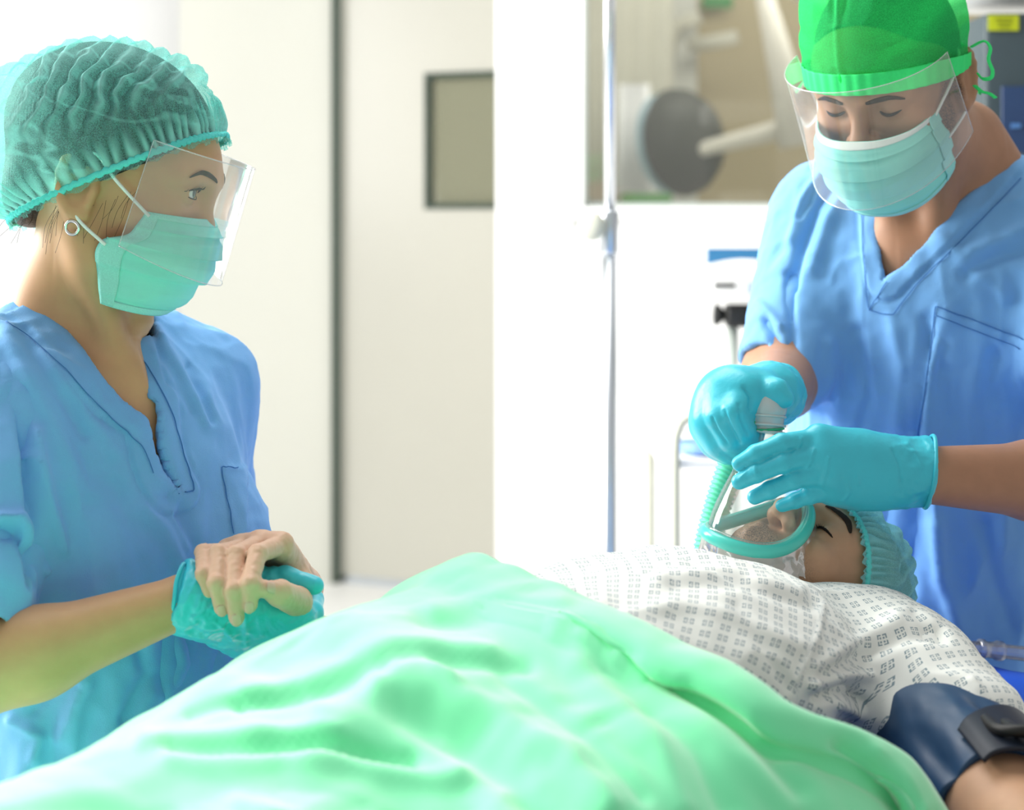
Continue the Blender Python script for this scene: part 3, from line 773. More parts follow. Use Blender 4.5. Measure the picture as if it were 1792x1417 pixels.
MASK_FWD = [0.0, True]
def mask_surface(u, v, out=0.0, flap=True):
    """points of a pleated face mask in head space for arrays u (-1..1 across) and v (0 top..1 chin)"""
    yc = np.interp(v, [0, .12, .3, .55, .8, 1.0], [0.112, 0.121, 0.129, 0.128, 0.112, 0.086]); zc = np.interp(v, [0, .12, .3, .55, .8, 1.0], [-0.006, -0.016, -0.031, -0.057, -0.090, -0.114])
    yc = yc + MASK_FWD[0]
    vf = np.linspace(-0.3, 1.3, 161); kr = np.exp(-(np.arange(-9, 10) / 4.5) ** 2); kr /= kr.sum()
    smth = lambda xs_, ys_: np.interp(v, vf, np.convolve(np.pad(np.interp(vf, xs_, ys_), 9, mode='edge'), kr, 'valid'))
    if flap and MASK_FWD[1]:
        ys = smth([0, .3, .48, .6, 1.0], [0.056, 0.044, 0.018, 0.014, 0.030]); zs = smth([0, .3, .48, .6, 1.0], [-0.008, -0.036, -0.046, -0.060, -0.112])
    else:
        ys = smth([0, .4, .55, 1.0], [0.046, 0.040, 0.030, 0.014]); zs = smth([0, .4, .55, 1.0], [-0.004, -0.034, -0.046, -0.098])
    xs = np.interp(v, [0, .5, 1.0], [0.066, 0.072, 0.062])
    a = u * math.pi / 2
    w_ = np.abs(np.cos(a)) ** 0.85
    x = xs * np.sign(u) * np.abs(np.sin(a)) ** 0.95; y = ys + (yc - ys) * w_; z = zs + (zc - zs) * w_
    ph = np.mod(v * 4.2 + 0.15, 1.0)
    saw = (ph - 0.5) * 0.0075 * smooth01(v, 0.15, 0.25) * (1 - smooth01(v, 0.86, 0.95)) * (0.35 + 0.65 * w_)
    rad = np.stack([np.sin(a) * 0.9, np.cos(a) * 0.9 + 0.1, 0 * a], -1); rad /= np.linalg.norm(rad, axis=-1, keepdims=True)
    nz = 0.0014 * fbm(np.stack([u * 3, v * 9, 0 * u], -1), 2)
    return np.stack([x, y, z], -1) + rad * (saw + nz + out)[..., None]

def face_mask(o, R, parent, fwd=0.0, earx=0.080, flap=True):
    MASK_FWD[0] = fwd; MASK_FWD[1] = flap
    nu, nv = 70, 90
    u, v = np.meshgrid(np.linspace(-1, 1, nu), np.linspace(0, 1, nv), indexing='ij')
    V = locs(o, R, mask_surface(u, v).reshape(-1, 3))
    mk = obj_np('face_mask', V, grid_faces(nu, nv), M['mask'], parent)
    mk.modifiers.new('thickness', 'SOLIDIFY').thickness = 0.0012
    mk['label'] = 'pleated turquoise surgical mask'
    def patch(name, u0, u1, v0, v1, m, n1=40, n2=14, off=0.0012):
        uu, v2 = np.meshgrid(np.linspace(u0, u1, n1), np.linspace(v0, v1, n2), indexing='ij')
        p = obj_np(name, locs(o, R, mask_surface(uu, v2, off).reshape(-1, 3)), grid_faces(n1, n2), m, mk)
        p.modifiers.new('thickness', 'SOLIDIFY').thickness = 0.0010
    patch('top_band', -1, 1, 0.0, 0.075, M['mask_white'] if parent.get('whiteband') else M['mask_edge'], 60, 8)
    for s in (-1, 1): patch('side_weld', s * 0.86, s * 0.995, 0.02, 0.99, M['mask_edge'], 10, 60)
    patch('bottom_weld', -0.95, 0.95, 0.94, 1.0, M['mask_edge'], 60, 6)
    for s in (-1, 1):
        top = mask_surface(np.array([s * 0.95]), np.array([0.06]), 0.002)[0]; low = mask_surface(np.array([s * 0.97]), np.array([0.52]), 0.002)[0]
        L = catmull([top, (s * 0.079, 0.022, 0.014), (s * (earx + 0.004), 0.000, 0.034), (s * (earx - 0.003), -0.018, 0.036)], 8)
        obj_np('ear_loop', *tube(locs(o, R, L), 0.0017, 8), M['mask_white'], mk)
        L = catmull([low, (s * 0.080, -0.004, -0.034), (s * (earx - 0.002), -0.016, -0.020), (s * (earx - 0.004), -0.026, -0.004)], 8)
        obj_np('ear_loop', *tube(locs(o, R, L), 0.0017, 8), M['mask_white'], mk)
    return mk

def face_shield(o, R, parent, top=0.052, bot=-0.072, reach=0.165, foot=0.136, side_y=(0.040, 0.004), side_z=(0.062, -0.060), wide=0.086):
    nu, nv = 60, 30
    u, v = np.meshgrid(np.linspace(-1, 1, nu), np.linspace(0, 1, nv), indexing='ij')
    a = u * math.pi / 2
    yc = reach + (foot - reach) * v; zc = top + (bot - top) * v
    ys = side_y[0] + (side_y[1] - side_y[0]) * v; zs = side_z[0] + (side_z[1] - side_z[0]) * v
    w_ = np.cos(a) ** 0.9
    p = np.stack([wide * np.sin(a), ys + (yc - ys) * w_, zs + (zc - zs) * w_], -1)
    # rounded lower corners
    sh = obj_np('face_shield', locs(o, R, p.reshape(-1, 3)), grid_faces(nu, nv), M['shield'], parent)
    sh['label'] = 'clear plastic face shield'
    rim = []
    for k in range(nu): rim.append(p[k, 0])
    obj_np('shield_edge', *tube(locs(o, R, np.array(rim)), 0.0007, 6), M['shield_edge'], sh)
    obj_np('shield_edge', *tube(locs(o, R, p[:, -1]), 0.0007, 6), M['shield_edge'], sh)
    for k in (0, -1): obj_np('shield_edge', *tube(locs(o, R, p[k]), 0.0006, 6), M['shield_edge'], sh)
    return sh
M['shield_edge'] = clear_plastic('shield_cut_edge', (0.95, 0.95, 0.97), 0.25, 0.10, 0.2)

def bouffant(o, R, parent, front, nape, side, puff_back, height, m, label, pleat=0.004, period=0.0165, lean=0.0, puff_side=0.012, puff_front=0.012, seed=0.0, bandm=None):
    """gathered cap: elastic band ring plus a pleated dome; front and nape are (y, z) in head space"""
    f = np.array([0, *front]); n_ = np.array([0, *nape]); c = (f + n_) / 2; e1 = (f - n_) / 2; L1 = np.linalg.norm(e1); e1 = e1 / L1
    e2 = np.array([1.0, 0, 0]); up = np.cross(e2, e1)
    if up[2] < 0: up = -up
    na, nb = 420, 150
    a, b = np.meshgrid(np.linspace(0, 2 * math.pi, na, endpoint=False), np.linspace(0, 1, nb), indexing='ij')
    spw = lambda v: np.sign(v) * np.abs(v) ** 0.86
    ca, sa = spw(np.cos(a)), spw(np.sin(a))
    back = smooth01(-ca, -0.2, 1.0); fr_ = smooth01(ca, 0.0, 1.0); sd = 1 - back - fr_ * 0.9
    pf = puff_back * back + puff_front * fr_ + puff_side * np.clip(sd, 0, 1)
    grow = np.sin(np.clip(b / 0.34, 0, 1) * math.pi / 2)
    be = b * math.pi / 2
    cr = np.cos(be) ** 0.85; hh = height * np.sin(be) ** 0.9
    # the gathered hem dips a little below the band as a frill
    r1 = (L1 + pf * grow) * cr; r2 = (side + pf * grow) * cr
    p = c + (ca * r1)[..., None] * e1 + (sa * r2)[..., None] * e2 + hh[..., None] * up + (lean * np.sin(be) ** 2)[..., None] * (-e1)
    V = p.reshape(-1, 3); Fc = grid_faces(na, nb, True)
    N = normals(V, Fc)
    if (N[nb // 2] @ (V[nb // 2] - c)) < 0: N = -N
    y = V[:, 1]; bb = b.reshape(-1); aa = a.reshape(-1)
    wn = fbm(np.stack([V[:, 0] * 16 + seed, y * 16, V[:, 2] * 22], -1), 3)
    fine = fbm(np.stack([V[:, 0] * 60 + seed, y * 60, V[:, 2] * 60], -1), 2)
    ph = y / period + 0.50 * wn + 0.18 * fine
    ridge = 1 - 2 * np.abs(2 * (ph - np.floor(ph)) - 1)
    ridge = np.sign(ridge) * np.abs(ridge) ** 0.8
    am = pleat * smooth01(bb, 0.10, 0.28) * (1 - 0.55 * smooth01(y, 0.03, 0.085)) * (0.65 + 0.35 * fbm(np.stack([V[:, 0] * 9, y * 9 + seed, V[:, 2] * 9], -1), 2))
    # crossways crumples at the front and small facets everywhere
    cr_ = fbm(np.stack([V[:, 0] * 14 + 5, y * 10, V[:, 2] * 34 + seed], -1), 3)
    d = am * ridge + 0.0055 * (1 - 2.2 * np.abs(cr_)) * smooth01(y, -0.01, 0.06) * smooth01(bb, 0.08, 0.25) + 0.0012 * fine * smooth01(bb, 0.05, 0.2)
    # ruffles where the cloth is gathered by the elastic
    rn = fbm(np.stack([aa * 6 + seed, bb * 6, 0 * aa], -1), 2)
    d += 0.0034 * np.sin(aa * 62 + 3 * rn) * (1 - smooth01(bb, 0.05, 0.24)) * smooth01(bb, 0.004, 0.04)
    V = V + N * d[:, None]
    dens = np.clip(0.85 * smooth01(ridge, 0.25, 1.0) * smooth01(am, 0.0, pleat) + 0.35 * smooth01(-np.abs(cr_), -0.12, 0.0) + 0.9 * (1 - smooth01(bb, 0.02, 0.12)) * (0.5 + 0.5 * np.sin(aa * 62 + 3 * rn)), 0, 0.95)
    cap = obj_np('bouffant_cap', locs(o, R, V), Fc, m, parent, attr={'dens': dens})
    cap['label'] = label
    ang = np.linspace(0, 2 * math.pi, 360, endpoint=False)
    ring = c + (spw(np.cos(ang)) * (L1 + 0.001))[:, None] * e1 + (spw(np.sin(ang)) * (side + 0.001))[:, None] * e2
    ring = ring + np.outer(0.0008 * np.sin(ang * 90), up)
    obj_np('elastic_band', *tube(locs(o, R, ring), 0.0034 + 0.0006 * np.sin(ang * 120), 8, closed=True, flat=0.55, up=R @ nrm(e1 * 0 + np.cross(up, e2)) if False else None), bandm or M['cap_band'], cap)
    # frill below the elastic
    nf = 6
    A2, B2 = np.meshgrid(ang, np.linspace(0, 1, nf), indexing='ij')
    rr = 0.0020 * np.sin(A2 * 75 + 4.0 * np.sin(A2 * 3 + 1) + 2.0 * np.sin(A2 * 11)) * B2
    fr2 = c + (spw(np.cos(A2)) * (L1 + 0.001 + rr))[..., None] * e1 + (spw(np.sin(A2)) * (side + 0.001 + rr))[..., None] * e2 - (B2 * (0.0075 + 0.002 * np.sin(A2 * 31)))[..., None] * up
    obj_np('frill', locs(o, R, fr2.reshape(-1, 3)), grid_faces(len(ang), nf, True), m, cap)
    return cap

def hand_field(wrist, mcps, fingers, thumb, r=0.0092, palm_r=0.0145, wr=0.026, k=0.010, extra=None):
    """wrist point, four knuckles, finger joints (lists after the knuckle), thumb joints"""
    f = Field()
    wrist = np.asarray(wrist, float); side = nrm(np.asarray(mcps[3]) - np.asarray(mcps[0]))
    ws = [wrist + side * (i - 1.5) * 0.012 for i in range(4)]
    for i in range(4):
        f.cone(ws[i], mcps[i], wr * 0.62, palm_r * (0.86, 0.86, 0.82, 0.76)[i], 0.012)
    for i in range(3):
        f.cone(mcps[i], mcps[i + 1], palm_r * 0.74, palm_r * 0.70, 0.006)
    for i, fg in enumerate(fingers):
        s = (1.0, 1.03, 0.97, 0.86)[i] * r
        pts = [mcps[i]] + [np.asarray(p, float) for p in fg]
        rad = [s * 1.10, s * 1.03, s * 0.97, s * 0.84][:len(pts)] if len(pts) <= 4 else None
        for j in range(len(pts) - 1):
            f.cone(pts[j], pts[j + 1], rad[j], rad[j + 1], 0.002 if j else 0.003)
        for j in range(1, len(pts) - 1): f.sph(pts[j], rad[j] * 1.04, 0.002)
    th = [np.asarray(p, float) for p in thumb]
    rad = [r * 1.75, r * 1.38, r * 1.16, r * 0.92][-len(th):]
    for j in range(len(th) - 1): f.cone(th[j], th[j + 1], rad[j], rad[j + 1], 0.010 if j == 0 else 0.005)
    return f

def nail(tip, along, out, w_, parent, m=None):
    """a small curved fingernail plate lying on the fingertip"""
    al = nrm(along); ou = nrm(np.asarray(out) - al * np.dot(out, al)); sd = np.cross(al, ou)
    n1, n2 = 9, 9
    V = []
    for i in range(n1):
        x = -1 + 2 * i / (n1 - 1)
        for j in range(n2):
            y = -1 + 2 * j / (n2 - 1)
            lim = math.sqrt(max(1 - 0.93 * y ** 4, 0))
            V.append(np.asarray(tip) + sd * x * w_ * 0.5 * lim + al * y * w_ * 0.62 + ou * (-(x * lim) ** 2 * w_ * 0.16 - 0.0003 - 0.0006 * y * y))
    o = obj_np('fingernail', V, grid_faces(n1, n2), m or M['nail'], parent)
    o.modifiers.new('thickness', 'SOLIDIFY').thickness = 0.0008
    return o

def crumple(V, Fc, amp, freq, seed=0.0, octv=3, stretch=(1, 1, 1)):
    N = normals(V, Fc)
    n = fbm(V * freq * np.asarray(stretch) + seed, octv)
    return V + N * (amp * (1 - 2 * np.abs(n)))[:, None]

def press_folds(V, Fc, folds, facing=-0.15, scale=1.0):
    """raise or sink ridges along polylines given in frame pixels on the side that faces the viewer"""
    N = normals(V, Fc); q = proj(V); d = np.zeros(len(V)); vis = smooth01(-N[:, 1], facing, facing + 0.25)
    for pl, wd, am in folds: d += am * scale * np.exp(-(poly_dist(q, pl) / wd) ** 2)
    return V + N * (d * vis)[:, None]

def snap(VL, pts, off):
    """drop points of head space onto the face: the skin vertex at the same (x, z), pushed forward a little"""
    out = []
    for x, y, z in catmull(pts, 5):
        d = np.hypot(VL[:, 0] - x, VL[:, 2] - z); c = np.nonzero((d < 0.003) & (VL[:, 1] > 0.03))[0]
        if len(c) == 0: c = np.array([np.argmin(d)])
        out.append((x, VL[c, 1].max() + off, z))
    return out
# ================================================================== the patient
RP = np.stack([np.array([-AS[0], -AS[1], 0]), np.array([0, 0, 1.0]), np.array([-AD[0], -AD[1], 0])], 1)   # right (away), front (up), head-wards
OP = T(0, 0, ZT + 0.004)
pt = empty('person', T(0.0, 0, ZT), 'patient lying on the table in a patterned gown under the green sheet', 'person')
SH = np.array([0.372, 1.845, 0.990]); CU0 = np.array([0.388, 1.735, 0.980]); CU1 = np.array([0.409, 1.55, 0.955]); EL = np.array([0.425, 1.43, 0.938])
FA = np.array([0.50, 1.24, 0.925])
# head: eye of the near side at pixel (1440, 925)
RH = frame((-0.09, -0.26, 0.95), (0.83, 0.54, -0.03))
eye = P(1442, 926, 1.905)
OH = eye - RH @ np.array([-0.0315, 0.0905, 0.0125])
fp = Field()
add_head(fp, OH, RH, eyes='closed')
fp.cone((0, -0.012, -0.045), (0, -0.030, -0.150), 0.056, 0.060, 0.03)
fp.set(OP, RP)
Vh, Fh = fp.mesh(0.0022)
hl_ = (Vh - OH) @ RH
stub = smooth01(-hl_[:, 2], 0.018, 0.050) * smooth01(hl_[:, 1], -0.02, 0.02) * (1 - 0.4 * smooth01(-hl_[:, 2], 0.11, 0.14))
fb = Field(OP, RP)
fb.ell((0, 0.092, -0.08), (0.160, 0.092, 0.20), k=0.04)
fb.cone((-0.13, 0.068, 0.105), (0.13, 0.068, 0.105), 0.050, 0.050, 0.04)
fb.ell((0, 0.075, -0.34), (0.150, 0.072, 0.18), k=0.04)
fb.ell((0, 0.062, -0.55), (0.145, 0.055, 0.15), k=0.04)
for s in (-1, 1):
    fb.cone((s * 0.07, 0.050, -0.60), (s * 0.07, 0.040, -1.02), 0.050, 0.036, 0.03)
    fb.cone((s * 0.07, 0.04, -1.02), (s * 0.07, 0.036, -1.36), 0.036, 0.030, 0.03)
fb.set((0, 0, 0), np.eye(3))
fb.cone(SH, CU1, 0.052, 0.046, 0.04); fb.cone(CU1, EL, 0.047, 0.044, 0.02); fb.cone(EL, FA, 0.045, 0.036, 0.02)
fb.ell((np.array(EL) + np.array(FA)) / 2 + np.array([0, 0.02, 0]), (0.046, 0.06, 0.043), k=0.02)
# far arm reaching along the hip to the clasped hands
HW = P(478, 1112, 1.84)
fb.cone(OP + RP @ np.array([0.18, 0.07, 0.08]), OP + RP @ np.array([0.235, 0.065, -0.16]), 0.048, 0.043, 0.03)
fb.cone(OP + RP @ np.array([0.235, 0.065, -0.16]), HW, 0.042, 0.029, 0.02)
Vb, Fb = fb.mesh(0.0055)
for s in (-1, 1):
    strip(OH, RH, snap(hl_, brow_pts(s, 0.001), 0.0000), 0.0040, 0.20, 'eyebrow', M['brow'], pt)
    strip(OH, RH, lash_pts(s), 0.0017, 0.8, 'eyelashes', M['lash'], pt)
    ls_ = []
    for k in range(9):
        t = 0.12 + 0.78 * k / 8; c = catmull(lash_pts(s), 8); p0 = c[int(t * (len(c) - 1))]
        ls_.append(tube(locs(OH, RH, [p0, p0 + np.array([s * 0.001, 0.003, -0.0022]), p0 + np.array([s * 0.002 * t, 0.005, -0.002])]), [0.0005, 0.0004, 0.0001], 5))
    obj_np('eyelashes', *lists(*ls_), M['lash'], pt)
# hair under the cap
fh = Field(OH, RH)
fh.ell((0, -0.010, 0.046), (0.079, 0.095, 0.087), k=0.01)
def cut_hair(x, y, z, D):
    q = (x - np.float32(OH[0])) * RH[0, 1] + (y - np.float32(OH[1])) * RH[1, 1] + (z - np.float32(OH[2])) * RH[2, 1]
    h = (x - np.float32(OH[0])) * RH[0, 2] + (y - np.float32(OH[1])) * RH[1, 2] + (z - np.float32(OH[2])) * RH[2, 2]
    return np.maximum(D, -(h - 0.55 * q - 0.012).astype(np.float32))
obj_np('hair', *fh.mesh(0.003, cut_hair), M['hair'], pt)
M['cap_p'] = gauze('pale_turquoise_gauze', (0.36, 0.84, 0.88), 0.30, 0.35, dens=True)
bouffant(OH, RH, pt, (0.0985, 0.056), (-0.092, -0.052), 0.084, 0.020, 0.128, M['cap_p'], 'pale turquoise bouffant cap', 0.0035, 0.018, 0.008, 0.010, 0.010, seed=3.0)

# gown
fg = Field(OP, RP)
fg.ell((0, 0.100, -0.09), (0.178, 0.104, 0.21), k=0.05)
fg.cone((-0.145, 0.070, 0.110), (0.145, 0.070, 0.110), 0.058, 0.058, 0.06)
fg.cone((-0.06, 0.070, 0.115), (0.06, 0.070, 0.115), 0.062, 0.062, 0.05)
fg.ell((0, 0.090, -0.28), (0.165, 0.095, 0.10), k=0.05)
fg.set((0, 0, 0), np.eye(3))
fg.cone(SH + np.array([-0.01, 0.0, 0.018]), CU0 * 0.75 + CU1 * 0.25 + np.array([0.012, 0, 0]), 0.066, 0.067, 0.05)
fg.set(OP, RP)
def cut_gown(x, y, z, D):
    ox = x - np.float32(OP[0]); oy = y - np.float32(OP[1]); oz = z - np.float32(OP[2])
    l0 = ox * RP[0, 0] + oy * RP[1, 0]; l2 = ox * RP[0, 2] + oy * RP[1, 2]
    D = np.maximum(D, (-0.30 - l2).astype(np.float32))
    # neck opening
    d = np.sqrt((l0 / 0.075) ** 2 + ((l2 - 0.205) / 0.075) ** 2) - 1
    return np.maximum(D, (-0.07 * d + 0 * oz).astype(np.float32))
V, Fc = fg.mesh(0.0032, cut_gown, shell=0.007)
lp = (V - OP) @ RP
wr = fbm(np.stack([lp[:, 0] * 9, lp[:, 1] * 9, lp[:, 2] * 14], -1), 3)
N = normals(V, Fc)
V = V + N * (0.004 * (1 - 2 * np.abs(wr)))[:, None]
gfold = [([(1090, 1080), (1180, 1060), (1280, 1075), (1400, 1130)], 14, 0.004), ([(1150, 1010), (1260, 1000), (1400, 1035)], 12, 0.004), ([(1180, 1020), (1300, 1020), (1420, 1060)], 12, -0.004),
         ([(1440, 1190), (1500, 1150), (1580, 1110), (1640, 1105)], 14, -0.007), ([(1430, 1165), (1500, 1125), (1570, 1085)], 13, 0.004), ([(1420, 1200), (1480, 1178), (1520, 1185)], 10, 0.009), ([(1430, 1222), (1480, 1205), (1510, 1225)], 9, -0.009),
         ([(1470, 1235), (1505, 1250)], 9, 0.006), ([(1600, 1070), (1650, 1120)], 9, -0.003), ([(1290, 1060), (1330, 1120), (1380, 1200)], 12, -0.003), ([(1440, 1060), (1432, 1110), (1395, 1190)], 5, 0.0025),
         ([(1700, 1190), (1735, 1230)], 6, 0.004)]
V = press_folds(V, Fc, gfold)
ang = np.arctan2(lp[:, 0], np.maximum(lp[:, 1] + 0.02, 0.0) + 1e-3)
ax_ = nrm(CU1 - SH); tl_ = (V - SH) @ ax_; rv = V - SH - np.outer(tl_, ax_)
su = np.cross(ax_, (0, 0, 1.0)); su = nrm(su); sv = np.cross(su, ax_)
arm_w = smooth01(tl_, 0.0, 0.05) * smooth01(-lp[:, 0], 0.13, 0.17)
U = np.stack([(lp[:, 0] + 0.9 * lp[:, 1]) * 0.85, lp[:, 2] + 0.22 * lp[:, 0], 0 * ang], 1)
qg = proj(V); sel = (qg[:, 0] > 1395 + np.clip(1205 - qg[:, 1], 0, 200) * 0.30)          # sleeve cloth, cut on another grain
cs_, sn_ = math.cos(0.62), math.sin(0.62)
UA = np.stack([U[:, 0] * cs_ - (lp[:, 2] - 0.5 * lp[:, 1]) * sn_, U[:, 0] * sn_ + (lp[:, 2] - 0.5 * lp[:, 1]) * cs_, 0 * ang], 1)
U[sel] = UA[sel]
def gown_mat():
    m = mat('printed_gown_cotton', (0.82, 0.84, 0.80), 0.85, 0.1, var=0.02, vscale=20, bump=0.12, bscale=1000)
    nt = m.node_tree; b = nt.nodes['Principled BSDF']; src = b.inputs['Base Color'].links[0].from_socket
    at = nt.nodes.new('ShaderNodeAttribute'); at.attribute_name = 'cloth'
    mp = nt.nodes.new('ShaderNodeMapping'); mp.vector_type = 'POINT'; mp.inputs['Rotation'].default_value = (0, 0, 0.62); mp.inputs['Scale'].default_value = (68, 68, 68)
    nt.links.new(at.outputs['Vector'], mp.inputs['Vector'])
    fr = nt.nodes.new('ShaderNodeVectorMath'); fr.operation = 'FRACTION'; nt.links.new(mp.outputs[0], fr.inputs[0])
    sb = nt.nodes.new('ShaderNodeVectorMath'); sb.operation = 'SUBTRACT'; sb.inputs[1].default_value = (0.5, 0.5, 0.5); nt.links.new(fr.outputs[0], sb.inputs[0])
    ab_ = nt.nodes.new('ShaderNodeVectorMath'); ab_.operation = 'ABSOLUTE'; nt.links.new(sb.outputs[0], ab_.inputs[0])
    sx = nt.nodes.new('ShaderNodeSeparateXYZ'); nt.links.new(ab_.outputs[0], sx.inputs[0])
    def mth(op, a, b_=None, v=None):
        n = nt.nodes.new('ShaderNodeMath'); n.operation = op
        nt.links.new(a, n.inputs[0])
        if b_ is not None: nt.links.new(b_, n.inputs[1])
        if v is not None: n.inputs[1].default_value = v
        return n.outputs[0]
    mx_ = mth('MAXIMUM', sx.outputs[0], sx.outputs[1]); mn_ = mth('MINIMUM', sx.outputs[0], sx.outputs[1])
    inside = mth('LESS_THAN', mx_, v=0.27)
    bars = mth('GREATER_THAN', mth('MULTIPLY', mth('GREATER_THAN', mn_, v=0.045), mth('GREATER_THAN', mth('ABSOLUTE', mth('SUBTRACT', mx_, v=0.17)), v=0.028)), v=0.5)
    fac = mth('MULTIPLY', mth('MULTIPLY', inside, bars), v=0.78)
    x = nt.nodes.new('ShaderNodeMix'); x.data_type = 'RGBA'; x.inputs['B'].default_value = (0.10, 0.19, 0.25, 1)
    nt.links.new(fac, x.inputs['Factor']); nt.links.new(src, x.inputs['A']); nt.links.new(x.outputs['Result'], b.inputs['Base Color'])
    return m
GOWN_V = V.copy(); PBODY_V = np.asarray(Vb)
gw = obj_np('gown', V, Fc, gown_mat(), pt, attr={'cloth': U})
gw['label'] = 'white hospital gown printed with small blue grey squares'

# far hand, clasped with the nurse's glove
def H(cx, cy, Y): return P(270 + cx * 0.17857, 920 + cy * 0.17857, Y)
mc = [H(1235, 190, 1.755), H(1040, 175, 1.765), H(870, 215, 1.772), H(720, 250, 1.778)]
fg_ = [[H(1010, 275, 1.705), H(935, 570, 1.672), H(935, 775, 1.676)],
       [H(800, 290, 1.708), H(775, 630, 1.674), H(808, 895, 1.680)],
       [H(625, 275, 1.712), H(608, 560, 1.678), H(662, 805, 1.684)],
       [H(480, 258, 1.722), H(482, 470, 1.690), H(540, 640, 1.690)]]
thm = [H(1420, 560, 1.790), H(1400, 745, 1.735), H(1230, 660, 1.690), H(1075, 615, 1.678)]
fhn = hand_field(H(1330, 620, 1.86), mc, fg_, thm, r=0.0086, palm_r=0.0150, wr=0.027)
fhn.cone(H(1330, 620, 1.86), HW, 0.024, 0.027, 0.02)
fhn.cone(thm[1], thm[2], 0.0125, 0.0105, 0.008)
V, Fc = fhn.mesh(0.0016)
N = normals(V, Fc)
V = V + N * (0.0004 * fbm(V * 260, 2))[:, None]
nh_ = len(V)
V, Fc = join((Vh, Fh), (Vb, Fb), (V, Fc))
ps_ = skin_with_stubble('skin_p', 'skin_olive_stubble')
_nt = ps_.node_tree; _b = _nt.nodes['Principled BSDF']; _src = _b.inputs['Base Color'].links[0].from_socket
_at = _nt.nodes.new('ShaderNodeAttribute'); _at.attribute_name = 'pale'; _mx = _nt.nodes.new('ShaderNodeMix'); _mx.data_type = 'RGBA'
_mx.inputs['B'].default_value = (0.66, 0.42, 0.29, 1); _nt.links.new(_at.outputs['Fac'], _mx.inputs['Factor']); _nt.links.new(_src, _mx.inputs['A']); _nt.links.new(_mx.outputs['Result'], _b.inputs['Base Color'])
hd = obj_np('body', V, Fc, ps_, pt, attr={'stub': np.concatenate([stub * 0.75, np.zeros(len(Vb) + nh_)]), 'pale': np.concatenate([np.zeros(len(Vh) + len(Vb)), np.ones(nh_)])})
for k, w_ in ((0, 0.0095), (1, 0.0100), (2, 0.0095), (3, 0.008)):
    tip = fg_[k][2]; al = nrm(fg_[k][2] - fg_[k][1]); out = np.array([0.05, -1, 0.25])
    ou = nrm(out - al * np.dot(out, al)); rr = 0.0086 * (1.0, 1.03, .97, .86)[k] * 0.92
    if k < 3: nail(tip + ou * (rr + 0.0004) - al * 0.0005, al, out, w_, hd)
al = nrm(thm[3] - thm[2]); ou = np.array([0.25, -0.9, 0.5]); ou = nrm(ou - al * np.dot(ou, al))
nail(thm[3] - al * 0.003 + ou * 0.0094, al, ou, 0.011, hd)
# ---- green surgical drape over the patient
sil = [(905, 966), (870, 970), (820, 985), (760, 1012), (700, 1035), (620, 1058), (560, 1078), (490, 1105), (430, 1136), (370, 1180), (310, 1213), (250, 1240), (190, 1283), (150, 1308), (80, 1338), (0, 1364), (-120, 1420)]
S_C = -0.075
ts_, zs_ = [], []
for (px, py) in sil:
    k = (px - CX) / F_PX
    x0 = AX0[0] + AS[0] * S_C; y0 = AX0[1] + AS[1] * S_C
    t = (x0 - k * y0) / (k * AD[1] - AD[0])
    Y = y0 + AD[1] * t
    ts_.append(t); zs_.append(CAM_Z - (py - CY) / F_PX * Y)
ts_ = np.array(ts_); zs_ = np.array(zs_)
T_E = 0.235                                          # the hem crosses the chest here
TMAX = 1.42
def ztop(t):
    return np.where(t > ts_[-1], zs_[-1] - 0.10 * smooth01(t, ts_[-1], 1.4), np.interp(t, ts_, zs_))
def hem_t(s): return T_E + 0.012 * np.sin(9 * s + 0.6) - 0.105 * smooth01(s, 0.238, 0.305)
e_par = np.concatenate([np.linspace(0, 1, 26), 1 + np.linspace(0, 1, 240)[1:]])
# profile of the folded hem: (run along the body, lift)
hem_ctl = catmull(np.array([(0.0, 0.003), (0.004, 0.009), (0.020, 0.017), (0.040, 0.020), (0.054, 0.016), (0.058, 0.006), (0.046, -0.004), (0.050, -0.010), (0.066, -0.004), (0.090, 0.0)]), 10)
hi = np.linspace(0, len(hem_ctl) - 1, 26).astype(int)
vv = np.linspace(0, 1, 250)
EE, VV = np.meshgrid(e_par, vv, indexing='ij')
def drape_point(t, v):
    zt = ztop(t)
    leg = smooth01(t, 0.45, 0.8)
    # cross-section control points (s, z), from the far hanging edge to the near hanging edge
    drop = zt - 1.15
    zz = [0.60 + 0 * t, 0.80 + 0 * t, 0.925 + 0 * t, 0.985 + 0.3 * drop, zt - 0.055, zt - 0.012, zt, zt - 0.018, zt - 0.055 - 0.005 * leg, zt - 0.105, 0.975 + 0.3 * drop, 0.905 + 0 * t, 0.78 + 0 * t, 0.60 + 0 * t]
    ss = [-0.36, -0.345, -0.325, -0.285, -0.20, -0.13, S_C, 0.05, 0.165, 0.25, 0.305, 0.345, 0.368, 0.375]
    Zc = np.stack([z + 0 * t for z in zz], -1); Sc = np.array(ss)
    n = len(ss) - 1
    x = v * n; i = np.clip(x.astype(int), 0, n - 1); f = x - i
    def g(a):
        if a.ndim == 1: tk = lambda j: a[np.clip(j, 0, n)]
        else:
            I0 = np.indices(i.shape)
            tk = lambda j: np.take_along_axis(a, np.clip(j, 0, n)[..., None], -1)[..., 0]
        p0, p1, p2, p3 = tk(i - 1), tk(i), tk(i + 1), tk(i + 2)
        return 0.5 * (2 * p1 + (p2 - p0) * f + (2 * p0 - 5 * p1 + 4 * p2 - p3) * f * f + (3 * p1 - p0 - 3 * p2 + p3) * f ** 3)
    return g(Sc), g(Zc)
S0, _ = drape_point(np.full_like(VV, 0.4), VV)
ht = hem_t(S0)
hem_run = hem_ctl[hi, 0]; hem_lift = hem_ctl[hi, 1]
amp = 0.18 + 0.95 * smooth01(S0, 0.0, 0.14) - 0.3 * smooth01(S0, 0.27, 0.34)
